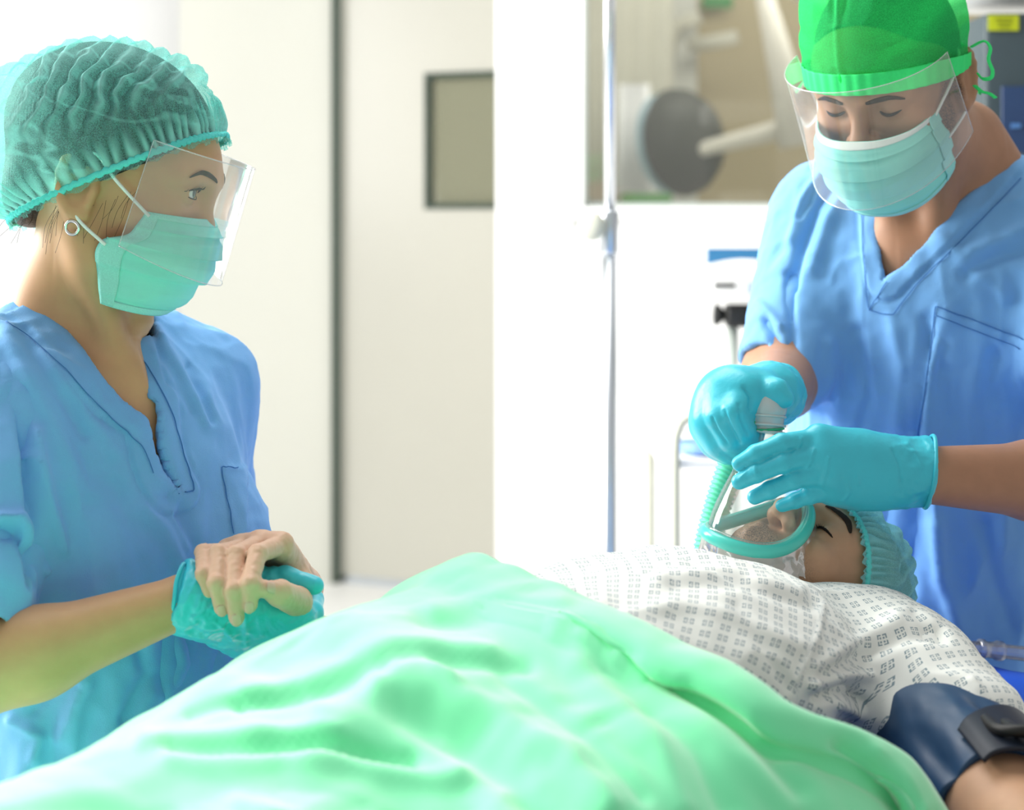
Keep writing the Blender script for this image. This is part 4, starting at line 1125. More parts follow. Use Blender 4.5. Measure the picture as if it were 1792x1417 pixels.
run = np.zeros_like(EE); lift = np.zeros_like(EE)
nh = 26
flatrun = np.linspace(0, 0.09, nh)[:, None]
a2 = np.clip(amp[:nh], 0, 1)
run[:nh] = hem_run[:, None] * a2 + flatrun * (1 - a2)
lift[:nh] = hem_lift[:, None] * amp[:nh] + 0.014
run[nh:] = 0.09 + (TMAX - T_E - 0.09) * (EE[nh:] - 1)
lift[nh:] = 0.004 + 0.010 * (1 - smooth01(EE[nh:] - 1, 0, 0.10))
tq = ht * (1 - smooth01(run, 0.0, 0.5)) + T_E * smooth01(run, 0.0, 0.5) + run
S1, Z1 = drape_point(tq, VV)
Z1 = Z1 + lift
V = TV(tq, S1, Z1).reshape(-1, 3)
FD = grid_faces(len(e_par), len(vv))
N = normals(V, FD)
if N[len(N) // 2][2] < 0: FD = FD[:, ::-1].copy(); N = -N
q = proj(V)
dsp = np.zeros(len(V))
# creases and ridges read off the photograph: polyline, half width (px), height (m)
folds = [
    ([(300, 1246), (420, 1252), (560, 1246), (720, 1248)], 13, -0.010), ([(300, 1262), (430, 1276), (600, 1272), (800, 1290)], 18, 0.007),
    ([(250, 1236), (400, 1226), (600, 1222)], 14, 0.005),
    ([(420, 1170), (520, 1150), (640, 1122), (780, 1108), (920, 1110)], 13, -0.008), ([(430, 1152), (560, 1118), (700, 1094), (860, 1086)], 16, 0.006),
    ([(660, 1140), (760, 1150), (870, 1200), (980, 1290), (1060, 1417)], 20, 0.009), ([(700, 1180), (800, 1220), (900, 1310), (960, 1417)], 22, -0.008),
    ([(560, 1180), (700, 1200), (830, 1290), (900, 1417)], 24, 0.006),
    ([(740, 1035), (880, 1020), (1000, 1040), (1100, 1100)], 16, -0.006), ([(760, 1010), (880, 1000), (980, 1010)], 14, 0.004),
    ([(1010, 1120), (1080, 1200), (1150, 1300), (1190, 1417)], 20, 0.006), ([(1060, 1130), (1140, 1210), (1220, 1310), (1270, 1417)], 17, -0.006),
    ([(1140, 1160), (1220, 1240), (1320, 1350), (1380, 1417)], 20, 0.006), ([(1200, 1180), (1300, 1270), (1400, 1380)], 14, -0.005),
    ([(880, 1130), (940, 1180), (1040, 1280), (1120, 1400)], 12, -0.005),
    ([(0, 1385), (140, 1372), (300, 1380)], 16, -0.006), ([(500, 1340), (640, 1380), (760, 1417)], 20, -0.007), ([(420, 1350), (560, 1417)], 20, 0.006),
    ([(1480, 1310), (1540, 1350), (1590, 1417)], 16, -0.012), ([(1530, 1320), (1580, 1370), (1610, 1417)], 12, 0.006),
    ([(690, 1125), (740, 1120), (790, 1145)], 10, 0.006), ([(330, 1190), (420, 1165), (520, 1140)], 9, -0.004)]
vis = (N[:, 1] < 0.35)
for pl, wd, am in folds:
    d = poly_dist(q, pl)
    dsp += 0.95 * am * np.exp(-(d / (1.2 * wd)) ** 2) * vis
tn = tq.reshape(-1); sn = S1.reshape(-1)
wv = fbm(np.stack([tn * 5 + 3, sn * 9 + tn * 3, 0 * tn], -1), 3)
warp = fbm(np.stack([tn * 4 + 9, sn * 4, 0 * tn], -1), 2)
ca_, sa_ = math.cos(0.55), math.sin(0.55)
l1 = tn * ca_ + sn * sa_; l2 = -tn * sa_ + sn * ca_
n1 = fbm(np.stack([l1 * 2.0 + 0.4 * warp, l2 * 7.0 + 0.9 * warp, 0 * tn + 2], -1), 2)
n2 = fbm(np.stack([l1 * 5 + 1.2 * warp, l2 * 13 + warp, 0 * tn + 8], -1), 2)
body_ = smooth01(tn, 0.27, 0.42)
dsp += (0.0080 * (np.sqrt(n1 * n1 + 0.006) * 1.6 - 0.45) + 0.0022 * (np.sqrt(n2 * n2 + 0.01) * 1.8 - 0.45)) * body_
dsp += 0.0022 * fbm(np.stack([tn * 26, sn * 26 + wv, 0 * tn + 5], -1), 2)
V0 = V + N * dsp[:, None]
# settle the crest so that it runs where the sheet meets the background in the photograph
Vf = V0.copy(); sil_a = np.array(sorted(sil)); zadd = np.zeros(len(V0))
wgt = 1 - smooth01(np.abs(sn + 0.05), 0.16, 0.30)
for it_ in range(3):
    q = proj(Vf); bins = np.arange(-80, 900, 14.0); bt, bz = [], []
    for b0 in bins:
        mk_ = np.nonzero((np.abs(q[:, 0] - b0) < 9) & (tn > 0.24))[0]
        if len(mk_) == 0: continue
        i = mk_[np.argmin(q[mk_, 1])]
        bt.append(tn[i]); bz.append((q[i, 1] - np.interp(b0, sil_a[:, 0], sil_a[:, 1])) / F_PX * Vf[i, 1])
    bt = np.array(bt); bz = np.array(bz); o_ = np.argsort(bt); bt, bz = bt[o_], bz[o_]
    bz = np.where(bt < 0.30, bz * 0.5, bz); kk = np.exp(-(np.arange(-7, 8) / 4.0) ** 2); kk /= kk.sum()
    tg_ = np.linspace(0.2, 1.45, 120); zg_ = np.convolve(np.pad(np.interp(tg_, bt, bz), 7, mode='edge'), kk, 'valid')
    zadd += np.interp(tn, tg_, zg_) * wgt
    Vf = V0.copy(); Vf[:, 2] += zadd
V = Vf
# the cloth rests on whatever lies below it
def height_map(Vx, t0=-0.1, t1=1.5, s0=-0.40, s1=0.42, h=0.008):
    rel = Vx[:, :2] - AX0; tt_ = rel @ AD; ss_ = rel @ AS
    nx_, ny_ = int((t1 - t0) / h), int((s1 - s0) / h); g_ = np.full((nx_, ny_), 0.0)
    a_ = ((tt_ - t0) / h).astype(int); b_ = ((ss_ - s0) / h).astype(int)
    ok = (a_ >= 0) & (a_ < nx_) & (b_ >= 0) & (b_ < ny_)
    np.maximum.at(g_, (a_[ok], b_[ok]), Vx[ok, 2])
    for _ in range(2):
        p_ = np.pad(g_, 1, mode='edge'); g_ = np.max([p_[i:i + nx_, j:j + ny_] for i in range(3) for j in range(3)], 0)
    for _ in range(3):
        p_ = np.pad(g_, 1, mode='edge'); g_ = np.mean([p_[i:i + nx_, j:j + ny_] for i in range(3) for j in range(3)], 0)
    return g_, t0, s0, h
gm, t0_, s0_, h_ = height_map(np.concatenate([GOWN_V, PBODY_V]))
ai = np.clip(((tn - t0_) / h_).astype(int), 0, gm.shape[0] - 1); bi = np.clip(((sn - s0_) / h_).astype(int), 0, gm.shape[1] - 1)
floor_ = gm[ai, bi] + 0.006 * np.clip((hem_d := (tn - T_E)) / 0.02, 0, 1)
need = np.maximum(floor_ - V[:, 2], 0) * (np.abs(sn) < 0.30)
kn = np.exp(-(np.arange(-8, 9) / 4.0) ** 2); kn /= kn.sum()
NG = need.reshape(len(e_par), len(vv))
NG2 = np.apply_along_axis(lambda r: np.convolve(np.pad(r, 8, mode='edge'), kn, 'valid'), 1, NG)
NG2 = np.apply_along_axis(lambda r: np.convolve(np.pad(r, 8, mode='edge'), kn, 'valid'), 0, NG2)
V[:, 2] += np.maximum(NG, NG2).reshape(-1)
print('drape lift', need.max(), need.mean())
dr = obj_np('surgical_drape', V, FD, M['drape'])
dr.modifiers.new('thickness', 'SOLIDIFY').thickness = 0.0022
tag(dr, 'mint green surgical sheet covering the patient from the chest down', 'sheet')
# ================================================================== the nurse on the left
nu_ = empty('person', (-0.43, 1.95, 0.0), 'nurse in blue scrubs, face shield and turquoise cap holding the patient\'s hand', 'person')
ROH = frame((0.965, -0.100, -0.235), (0.0, 0, 1))
ONH = P(205, 333, 1.915)
NF = nrm((0.80, -0.60, 0)); RN = frame(NF, (0, 0, 1)); SN = np.array([-0.432, 1.935, 1.300])
SHW = np.array([-0.503, 1.805, 1.262]); ELW = np.array([-0.520, 1.66, 1.026]); WRW = P(325, 1050, 1.722)
SHL = SN + RN @ np.array([-0.150, -0.01, -0.045]); ELL = np.array([-0.365, 2.14, 1.02]); WRL = np.array([-0.39, 2.08, 0.80])

fw = Field()
add_head(fw, ONH, ROH, female=True, eyes='open')
NB = SN + RN @ np.array([0, -0.015, 0.03])
fw.set((0, 0, 0), np.eye(3))
fw.cone(loc(ONH, ROH, (0, -0.022, -0.035)), loc(ONH, ROH, (0, -0.030, -0.085)) * 0.5 + NB * 0.5, 0.053, 0.050, 0.03)
fw.cone(loc(ONH, ROH, (0, -0.030, -0.085)) * 0.5 + NB * 0.5, NB + np.array([0, 0, -0.03]), 0.050, 0.062, 0.04)
for s in (-1, 1):                                     # neck muscles and collar bones
    fw.cone(loc(ONH, ROH, (s * 0.055, -0.018, -0.03)), SN + RN @ np.array([s * 0.016, 0.060, -0.015]), 0.014, 0.011, 0.022)
    fw.cone(SN + RN @ np.array([s * 0.016, 0.062, -0.020]), SN + RN @ np.array([s * 0.105, 0.020, -0.022]), 0.011, 0.009, 0.020)
    fw.cone(NB + RN @ np.array([s * 0.03, -0.02, 0.05]), SN + RN @ np.array([s * 0.10, -0.015, -0.030]), 0.036, 0.030, 0.03)
fw.set(SN, RN)
fw.ell((0, 0.010, -0.12), (0.150, 0.098, 0.14), k=0.04)
for s in (-1, 1): fw.ell((s * 0.070, 0.070, -0.20), (0.068, 0.052, 0.072), k=0.03)
Vh, Fh = fw.mesh(0.0022, clip=(np.array([-0.75, 1.6, 1.02]), np.array([0.0, 2.2, 1.8])))
fa = Field()
fa.cone(SHW, ELW, 0.046, 0.041, 0.02); fa.cone(ELW, ELW * 0.6 + WRW * 0.4, 0.041, 0.039, 0.02); fa.cone(ELW * 0.6 + WRW * 0.4, WRW, 0.0385, 0.0235, 0.02)
fa.cone(WRW, P(430, 1045, 1.74), 0.0225, 0.018, 0.01)
fa.cone(SHL, ELL, 0.044, 0.039, 0.02); fa.cone(ELL, WRL, 0.037, 0.023, 0.02); fa.cone(WRL, WRL + np.array([0.0, -0.02, -0.09]), 0.028, 0.016, 0.02)
Va, Fa_ = fa.mesh(0.004)
VN = [(-40, 470), (10, 508), (75, 547), (130, 602), (160, 650), (195, 696), (225, 716), (255, 735), (262, 765), (268, 800), (279, 832), (299, 862), (312, 860), (301, 838), (292, 815), (281, 780), (277, 725), (276, 706), (258, 695), (247, 660), (238, 622), (230, 590), (214, 568), (197, 546), (196, 480), (160, 380), (0, 380)]
def tuck(V, Fc, poly, zmax, depth=0.016):
    """skin that lies under cloth stays a little below it"""
    q = proj(V); N = normals(V, Fc); d = poly_dist(q, poly, True); ins = in_poly(q[:, 0], q[:, 1], poly)
    w_ = np.where(ins, 0, smooth01(d, 4, 40)) * (1 - smooth01(V[:, 2], zmax - 0.02, zmax))
    return V - N * (depth * w_)[:, None]
Vh = tuck(Vh, Fh, VN, SN[2] + 0.042)
V, Fc = join((Vh, Fh), (Va, Fa_))
obj_np('body', V, Fc, M['skin_w'], nu_)
for s in (-1, 1):
    eyeball(ONH, ROH, s, nu_, ROH @ nrm((0.05, 1, 0.10)))
    strip(ONH, ROH, snap((Vh - ONH) @ ROH, brow_pts(s, 0.003), 0.0000), 0.0026, 0.18, 'eyebrow', M['brow'], nu_)
    strip(ONH, ROH, [(s * 0.0185, 0.0885, 0.0185), (s * 0.025, 0.0925, 0.0225), (s * 0.0325, 0.0935, 0.0232), (s * 0.040, 0.0895, 0.0215), (s * 0.0465, 0.0810, 0.0175)], 0.0013, 0.8, 'eyelashes', M['lash'], nu_)
    strip(ONH, ROH, [(s * 0.020, 0.0880, 0.0150), (s * 0.030, 0.0915, 0.0120), (s * 0.040, 0.0875, 0.0128), (s * 0.0455, 0.0815, 0.0160)], 0.0006, 0.8, 'eyelashes', M['lash'], nu_)
    ls_ = []
    for k in range(7):
        t = 0.25 + 0.72 * k / 6; c = catmull([(s * 0.0185, 0.0885, 0.0185), (s * 0.025, 0.0925, 0.0225), (s * 0.0325, 0.0935, 0.0232), (s * 0.040, 0.0895, 0.0215), (s * 0.0465, 0.0810, 0.0175)], 8); p0 = c[int(t * (len(c) - 1))]
        ls_.append(tube(locs(ONH, ROH, [p0, p0 + np.array([s * 0.0015, 0.0035, 0.001]), p0 + np.array([s * 0.003, 0.0055, 0.004])]), [0.0005, 0.0004, 0.0001], 5))
    obj_np('eyelashes', *lists(*ls_), M['lash'], nu_)
# hair
fh = Field(ONH, ROH)
fh.ell((0, -0.006, 0.042), (0.0765, 0.0985, 0.088), k=0.01)
fh.ell((0, -0.028, 0.060), (0.082, 0.104, 0.088), k=0.03)
fh.ell((0, -0.085, -0.020), (0.050, 0.030, 0.040), k=0.03)
def cut_hw(x, y, z, D):
    l = [(x - np.float32(ONH[0])) * ROH[0, i] + (y - np.float32(ONH[1])) * ROH[1, i] + (z - np.float32(ONH[2])) * ROH[2, i] for i in (1, 2)]
    return np.maximum(D, -(l[1] - 0.70 * l[0] - 0.006 + 0.020 * (l[0] < -0.04)).astype(np.float32))
obj_np('hair', *fh.mesh(0.003, cut_hw), M['hair'], nu_)
rng = random.Random(4); hs_ = []
for k in range(26):                                   # loose strands at temple, ear and nape
    if k < 9: a = np.array([0.071, 0.045 - 0.006 * k + rng.uniform(-.003, .003), 0.010 - 0.006 * k * 0.6]); d = np.array([0.0, rng.uniform(-0.012, 0.004), -rng.uniform(0.02, 0.05)])
    elif k < 16: a = np.array([0.070, -0.030 + rng.uniform(-.006, .006), -0.025]); d = np.array([0.0, rng.uniform(-0.010, 0.008), -rng.uniform(0.02, 0.05)])
    else: a = np.array([rng.uniform(0.02, 0.055), -0.070 - rng.uniform(0, .02), -0.045]); d = np.array([0.004, -rng.uniform(0.0, 0.02), -rng.uniform(0.005, 0.03)])
    mid = a + d * 0.5 + np.array([0.003, rng.uniform(-.004, .004), 0.0])
    hs_.append(tube(locs(ONH, ROH, catmull([a, mid, a + d], 5)), 0.00018, 4))
obj_np('loose_hair', *lists(*hs_), M['hair'], nu_)['kind'] = 'stuff'
bouffant(ONH, ROH, nu_, (0.096, 0.082), (-0.098, -0.058), 0.084, 0.058, 0.150, M['cap_w'], 'pleated turquoise bouffant cap with the hair showing through', 0.0085, 0.0180, 0.022, 0.024, 0.012)
face_mask(ONH, ROH, nu_, fwd=-0.010)
face_shield(ONH, ROH, nu_, top=0.054, bot=-0.070, reach=0.134, foot=0.128, side_y=(0.050, 0.040), side_z=(0.062, -0.048), wide=0.080)
# earring
ec = loc(ONH, ROH, (0.078, -0.011, -0.042)); ang = np.linspace(0, 2 * math.pi, 28, endpoint=False)
ring = np.array([ec + ROH @ np.array([0.002 * math.sin(a), 0.0068 * math.cos(a), 0.0068 * math.sin(a)]) for a in ang])
er = obj_np('hoop_earring', *tube(ring, 0.0017, 10, closed=True), M['gold'], nu_); er['label'] = 'small silver hoop earring'

# scrub top
ft = Field(SN, RN)
ft.cone((-0.145, -0.010, -0.035), (0.145, -0.010, -0.035), 0.052, 0.052, 0.05)
for s in (-1, 1): ft.cone((s * 0.13, -0.018, -0.010), (s * 0.045, -0.030, 0.032), 0.042, 0.040, 0.04)
ft.ell((0, 0.012, -0.13), (0.166, 0.112, 0.15), k=0.05)
for s in (-1, 1): ft.ell((s * 0.074, 0.075, -0.215), (0.080, 0.066, 0.090), k=0.05)
ft.ell((0, 0.025, -0.36), (0.160, 0.118, 0.20), k=0.07)
ft.ell((0, 0.010, -0.58), (0.185, 0.140, 0.22), k=0.07)
ft.set((0, 0, 0), np.eye(3))
SE = SHW + (ELW - SHW) * 0.80
ft.cone(SHW + np.array([0.015, 0.01, -0.015]), SE, 0.066, 0.074, 0.045)
ft.cone(SHL, SHL + (ELL - SHL) * 0.75, 0.058, 0.064, 0.045)
aw = nrm(ELW - SHW); al_ = nrm(ELL - SHL)
def cut_top(x, y, z, D):
    D = np.maximum(D, np.float32(0.86) - z)
    # sleeve hems
    for (o_, d_, L) in ((SHW, aw, 0.80 * np.linalg.norm(ELW - SHW)), (SHL, al_, 0.75 * np.linalg.norm(ELL - SHL))):
        l = (x - o_[0]) * d_[0] + (y - o_[1]) * d_[1] + (z - o_[2]) * d_[2]
        r2 = (x - o_[0]) ** 2 + (y - o_[1]) ** 2 + (z - o_[2]) ** 2 - l * l
        near = (r2 < 0.105 ** 2) & (l > 0.08)
        if o_ is SHW: near = near & (((x - SN[0]) * RN[0, 0] + (y - SN[1]) * RN[1, 0] > 0.155))
        else: near = near & (((x - SN[0]) * RN[0, 0] + (y - SN[1]) * RN[1, 0] < -0.135))
        D = np.where(near, np.maximum(D, (l - L).astype(np.float32)), D)
    # neckline
    yy = (x - SN[0]) * RN[0, 1] + (y - SN[1]) * RN[1, 1]
    px = CX + x / y * F_PX; py = CY - (z - CAM_Z) / y * F_PX
    ins = in_poly(px, py, VN) & (yy > 0.0)
    D = np.where(ins, np.maximum(D, np.float32(0.003)), D)
    nk = np.sqrt((x - NB[0]) ** 2 + (y - NB[1]) ** 2) - 0.066
    return np.where((z > NB[2] - 0.01) & (yy > -0.07), np.maximum(D, -nk.astype(np.float32)), D)
V, Fc = ft.mesh(0.0032, cut_top, shell=0.0075, it=2)
N = normals(V, Fc)
lv = (V - SN) @ RN
wr = fbm(np.stack([lv[:, 0] * 12, lv[:, 1] * 12, lv[:, 2] * 4.5], -1), 3)
low = smooth01(-lv[:, 2], 0.10, 0.40)
V = V + N * ((0.0042 + 0.006 * low) * (1 - 2.0 * np.abs(wr)))[:, None]
w2 = fbm(np.stack([lv[:, 0] * 26 + 2, lv[:, 1] * 26, lv[:, 2] * 13 + wr], -1), 2)
V = V + N * (0.0013 * (1 - 2.2 * np.abs(w2)))[:, None]
V = V + N * (0.0012 * fbm(V * 45, 2))[:, None]
nfold = [([(10, 590), (60, 680), (110, 780), (150, 860)], 16, 0.005), ([(40, 580), (90, 660), (150, 760)], 12, -0.005), ([(0, 560), (60, 600), (140, 700), (200, 790)], 14, 0.004),
         ([(35, 690), (50, 800), (58, 900), (72, 1000)], 9, -0.014), ([(62, 760), (84, 880), (110, 960)], 12, 0.007), ([(0, 930), (30, 935), (52, 975), (60, 1020)], 10, -0.010), ([(0, 905), (36, 905), (62, 950)], 10, 0.009),
         ([(275, 575), (310, 640), (345, 700), (360, 740)], 9, 0.004), ([(250, 560), (300, 640), (340, 720)], 8, -0.004), ([(330, 640), (352, 690), (372, 735)], 7, -0.005),
         ([(255, 890), (290, 930), (320, 1000), (350, 1060)], 13, 0.006), ([(300, 870), (345, 960), (380, 1050)], 14, -0.005), ([(200, 850), (240, 930), (250, 1030)], 18, -0.004),
         ([(60, 1130), (90, 1180), (60, 1240)], 14, -0.006), ([(120, 1120), (150, 1200), (110, 1290)], 16, 0.006), ([(240, 1120), (260, 1180), (220, 1260)], 14, -0.006), ([(300, 1100), (320, 1160), (290, 1220)], 14, 0.006),
         ([(20, 1260), (70, 1290), (60, 1330)], 10, 0.006), ([(310, 858), (300, 900), (330, 960)], 8, 0.004)]
V = press_folds(V, Fc, nfold)
# stitched neckband
N = normals(V, Fc); q = proj(V); fy = lv[:, 1]
dn_ = poly_dist(q, VN[1:24])
front = (fy > -0.02) & (N[:, 1] < 0.35)
band = front * (1 - smooth01(dn_, 34, 38))
V = V + N * (band * 0.0022 - front * 0.0016 * np.exp(-((dn_ - 41) / 4) ** 2))[:, None]
pk = in_poly(q[:, 0], q[:, 1], [(388, 815), (432, 815), (432, 960), (410, 960)]) & front
V = V + N * (pk * 0.002)[:, None]
tp = obj_np('scrub_top', V, Fc, M['scrubs'], nu_); tp['label'] = 'blue V-neck scrub top'
# visible stitching lines follow the neckband
def on_surface(pts, V, N, off=0.0012):
    q = proj(V); vis = N[:, 1] < 0.25
    Vv = V[vis]; Nv = N[vis]; qv = q[vis]; out = []
    for p in pts:
        d = np.hypot(qv[:, 0] - p[0], qv[:, 1] - p[1]); cand = np.nonzero(d < max(4.0, d.min() + 1.5))[0]
        i = cand[np.argmin(Vv[cand, 1])]; out.append(Vv[i] + Nv[i] * off)
    return np.array(out)
N = normals(V, Fc)
def seam(pts, name, parent, V, N, r=0.0006, n=10):
    c = catmull(np.array(pts, float), n); w3 = on_surface(c, V, N)
    w3 = np.concatenate([[w3[0]], (w3[:-2] + w3[1:-1] + w3[2:]) / 3, [w3[-1]]])
    w3 = np.concatenate([[w3[0]], (w3[:-2] + w3[1:-1] + w3[2:]) / 3, [w3[-1]]])
    return obj_np(name, *tube(w3, r, 6), M['scrubs_dark'], parent)
seam([(215, 560), (240, 610), (268, 655), (300, 715), (315, 765), (330, 815), (340, 848), (336, 860), (314, 862)], 'seam', tp, V, N)
seam([(10, 560), (60, 595), (120, 650), (180, 715), (230, 760), (255, 790), (270, 830)], 'seam', tp, V, N, 0.0005)
seam([(388, 816), (405, 817), (418, 818)], 'seam', tp, V, N)
seam([(389, 818), (398, 870), (408, 930)], 'seam', tp, V, N)

# gloved hand under the patient's fingers
dY = 0.020
mcg = [H(1390, 890, 1.722 + dY), H(1320, 985, 1.738 + dY), H(1200, 1070, 1.762 + dY), H(1060, 1120, 1.790 + dY)]
fgg = [[H(1545, 850, 1.745 + dY), H(1560, 720, 1.775 + dY), H(1500, 640, 1.800 + dY)],
       [H(1520, 930, 1.785 + dY), H(1535, 800, 1.825 + dY), H(1450, 720, 1.845 + dY)],
       [H(1400, 1030, 1.82 + dY), H(1420, 880, 1.86 + dY), H(1340, 800, 1.872 + dY)],
       [H(1240, 1100, 1.845 + dY), H(1270, 960, 1.88 + dY), H(1200, 880, 1.89 + dY)]]
thg = [H(620, 680, 1.742 + dY), H(960, 545, 1.752), H(1300, 525, 1.752), H(1570, 585, 1.748)]
WG = H(420, 710, 1.728)
fgl = hand_field(WG, mcg, fgg, thg, r=0.0100, palm_r=0.0200, wr=0.032)
fgl.cone(H(200, 690, 1.722), WG, 0.0265, 0.0250, 0.02)
fgl.cone(WG, H(900, 900, 1.755 + dY), 0.0255, 0.029, 0.03)
fgl.cone(H(900, 900, 1.755 + dY), mcg[1], 0.031, 0.020, 0.02)
gd = nrm(WG - H(200, 690, 1.722)); g0 = H(205, 690, 1.722)
gd = nrm(gd + np.array([0.1, 0, -0.25]))
def cut_g(x, y, z, D):
    l = (x - g0[0]) * gd[0] + (y - g0[1]) * gd[1] + (z - g0[2]) * gd[2]
    return np.maximum(D, -l.astype(np.float32))
V, Fc = fgl.mesh(0.0018, cut_g, it=1)
lg = (V - g0) @ gd
N = normals(V, Fc); n = fbm(np.stack([V[:, 0] * 55, V[:, 1] * 40, V[:, 2] * 55], -1), 3)
V = V + N * (0.0020 * (1 - 2 * np.abs(n)) * (1 - 0.85 * smooth01(lg, 0.05, 0.12)))[:, None]
def hp(cx, cy): return (270 + cx * 0.17857, 920 + cy * 0.17857)
gfl = [([hp(300, 780), hp(360, 640), hp(430, 520)], 3.0, 0.0016), ([hp(430, 800), hp(450, 700), hp(500, 620)], 3.0, 0.0016), ([hp(500, 860), hp(540, 760), hp(600, 700)], 3.0, -0.0016), ([hp(380, 900), hp(520, 820), hp(600, 760)], 3.2, 0.0018),
       ([hp(600, 940), hp(700, 1010), hp(760, 1100)], 4.0, 0.0018), ([hp(900, 900), hp(890, 1050), hp(910, 1180)], 3, 0.0013)] + \
      [([hp(1020 + 55 * k, 880 + 12 * k), hp(1030 + 60 * k, 980 - 8 * k), hp(1060 + 66 * k, 1080 - 30 * k)], 1.6, (-1) ** k * 0.0010) for k in range(9)]
V = press_folds(V, Fc, gfl)
go = obj_np('glove', V, Fc, M['glove'], nu_); go['label'] = 'turquoise nitrile glove on the hand holding the patient'
# rolled glove cuff
e1 = nrm(np.cross(gd, (0, 1, 0))); e2 = np.cross(gd, e1); ang = np.linspace(0, 2 * math.pi, 60, endpoint=False)
rim = np.array([g0 - gd * (0.003 + 0.004 * math.sin(2 * a)) + (0.0278 + 0.0014 * math.sin(5 * a)) * (1.12 * math.cos(a) * e1 + 0.95 * math.sin(a) * e2) for a in ang])
rim2 = np.array([g0 + gd * 0.012 + 0.0262 * (1.03 * math.cos(a) * e1 + math.sin(a) * e2) for a in ang])
prof = []
for k, t in enumerate(np.linspace(0, 1, 6)): prof.append(rim * (1 - t) + rim2 * t)
VV_ = np.stack(prof, 1).reshape(-1, 3)
o = obj_np('cuff_flare', VV_, grid_faces(60, 6, True), M['glove'], go); o.modifiers.new('thickness', 'SOLIDIFY').thickness = 0.0008
obj_np('cuff_bead', *tube(rim, 0.0021, 8, closed=True), M['glove'], go)

def lower_body(parent, hip, yaw_R, m, top_z, spread=0.09):
    f = Field()
    c = np.array([hip[0], hip[1], 0.0])
    f.ell(np.array([hip[0], hip[1], top_z - 0.08]), (0.165, 0.125, 0.14), R=yaw_R, k=0.05)
    for s in (-1, 1):
        a = np.array([hip[0], hip[1], top_z - 0.16]) + yaw_R @ np.array([s * spread, 0, 0]); b = a * np.array([1, 1, 0]) + np.array([0, 0, 0.47]); e = b * np.array([1, 1, 0]) + np.array([0, 0, 0.06])
        f.cone(a, b, 0.095, 0.078, 0.04); f.cone(b, e, 0.078, 0.072, 0.03)
    tr_ = obj_np('trousers', *f.mesh(0.010), m, parent); tr_['label'] = 'blue scrub trousers'
    for s in (-1, 1):
        p = np.array([hip[0], hip[1], 0]) + yaw_R @ np.array([s * spread, 0.04, 0])
        f = Field(p, yaw_R); f.ell((0, 0.03, 0.035), (0.048, 0.135, 0.05), k=0.02)
        def ct(x, y, z, D): return np.maximum(D, np.float32(0.0) - z)
        obj_np('shoe', *f.mesh(0.006, ct), M['white_plastic'], parent)
lower_body(nu_, SN + RN @ np.array([0, 0.01, 0]), RN, M['scrubs'], 0.92)
# ================================================================== the anaesthetist on the right
ma = empty('person', (0.55, 2.38, 0.0), 'man in blue scrubs, face shield and green cap bending over the patient\'s head', 'person')
ma['whiteband'] = True
_f = nrm((-0.56 * 0.87, -0.83 * 0.87, -0.50))
RMH = frame(_f, (0.03, 0, 1))
OMH = P(1508, 188, 2.03) - RMH @ np.array([0, 0.088, 0.018])
um = nrm((-0.06, -0.27, 1)); rm = nrm(np.cross((-0.42, -0.90, 0), um)); fm_ = np.cross(um, rm)
RM = np.stack([rm, fm_, um], 1); SM = P(1630, 372, 2.235)
SHR = SM + RM @ np.array([0.138, 0.0, -0.03]); ELR = P(1366, 664, 2.20); WRR = P(1356, 692, 1.985)
SHM = SM + RM @ np.array([-0.175, 0.0, -0.03]); ELM = P(1955, 848, 1.985); WRM = P(1600, 830, 1.895)
NM = SM + RM @ np.array([0, -0.015, 0.035])

fw = Field()
add_head(fw, OMH, RMH, eyes='closed')
fw.set((0, 0, 0), np.eye(3))
nk0 = loc(OMH, RMH, (0, -0.030, -0.040))
fw.cone(nk0, (nk0 + NM) / 2, 0.060, 0.060, 0.03); fw.cone((nk0 + NM) / 2, NM, 0.060, 0.070, 0.04)
for s in (-1, 1):
    fw.cone(loc(OMH, RMH, (s * 0.06, -0.03, -0.03)), SM + RM @ np.array([s * 0.018, 0.065, -0.02]), 0.016, 0.013, 0.022)
    fw.cone(SM + RM @ np.array([s * 0.018, 0.068, -0.025]), SM + RM @ np.array([s * 0.12, 0.025, -0.022]), 0.012, 0.010, 0.022)
    fw.cone(NM + RM @ np.array([s * 0.035, -0.02, 0.05]), SM + RM @ np.array([s * 0.12, -0.015, -0.025]), 0.044, 0.036, 0.04)
fw.set(SM, RM)
fw.ell((0, 0.012, -0.13), (0.170, 0.110, 0.15), k=0.05)
Vh, Fh = fw.mesh(0.0024, clip=(np.array([0.1, 1.8, 1.20]), np.array([0.95, 2.6, 1.9])))
hl_ = (Vh - OMH) @ RMH
stub = smooth01(-hl_[:, 2], 0.010, 0.045) * smooth01(hl_[:, 1], -0.012, 0.01) * (1 - smooth01(-hl_[:, 2], 0.10, 0.13))
side = smooth01(np.abs(hl_[:, 0]), 0.046, 0.056) * smooth01(hl_[:, 1], 0.000, 0.006) * (1 - smooth01(hl_[:, 1], 0.030, 0.044)) * smooth01(-hl_[:, 2], -0.06, -0.03)
stub = np.maximum(0.5 * stub, 1.2 * side * (1 - smooth01(-hl_[:, 2], 0.04, 0.07)))
fa = Field()
fa.cone(SHR, ELR, 0.050, 0.045, 0.02); fa.cone(ELR, WRR, 0.044, 0.029, 0.02); fa.cone(WRR, P(1320, 700, 1.93), 0.027, 0.018, 0.01)
fa.cone(SHM, ELM, 0.052, 0.046, 0.02); fa.cone(ELM, ELM * 0.6 + WRM * 0.4, 0.044, 0.040, 0.02); fa.cone(ELM * 0.6 + WRM * 0.4, WRM, 0.040, 0.028, 0.02); fa.cone(WRM, P(1520, 815, 1.88), 0.026, 0.016, 0.01)
Va, Fa_ = fa.mesh(0.004)
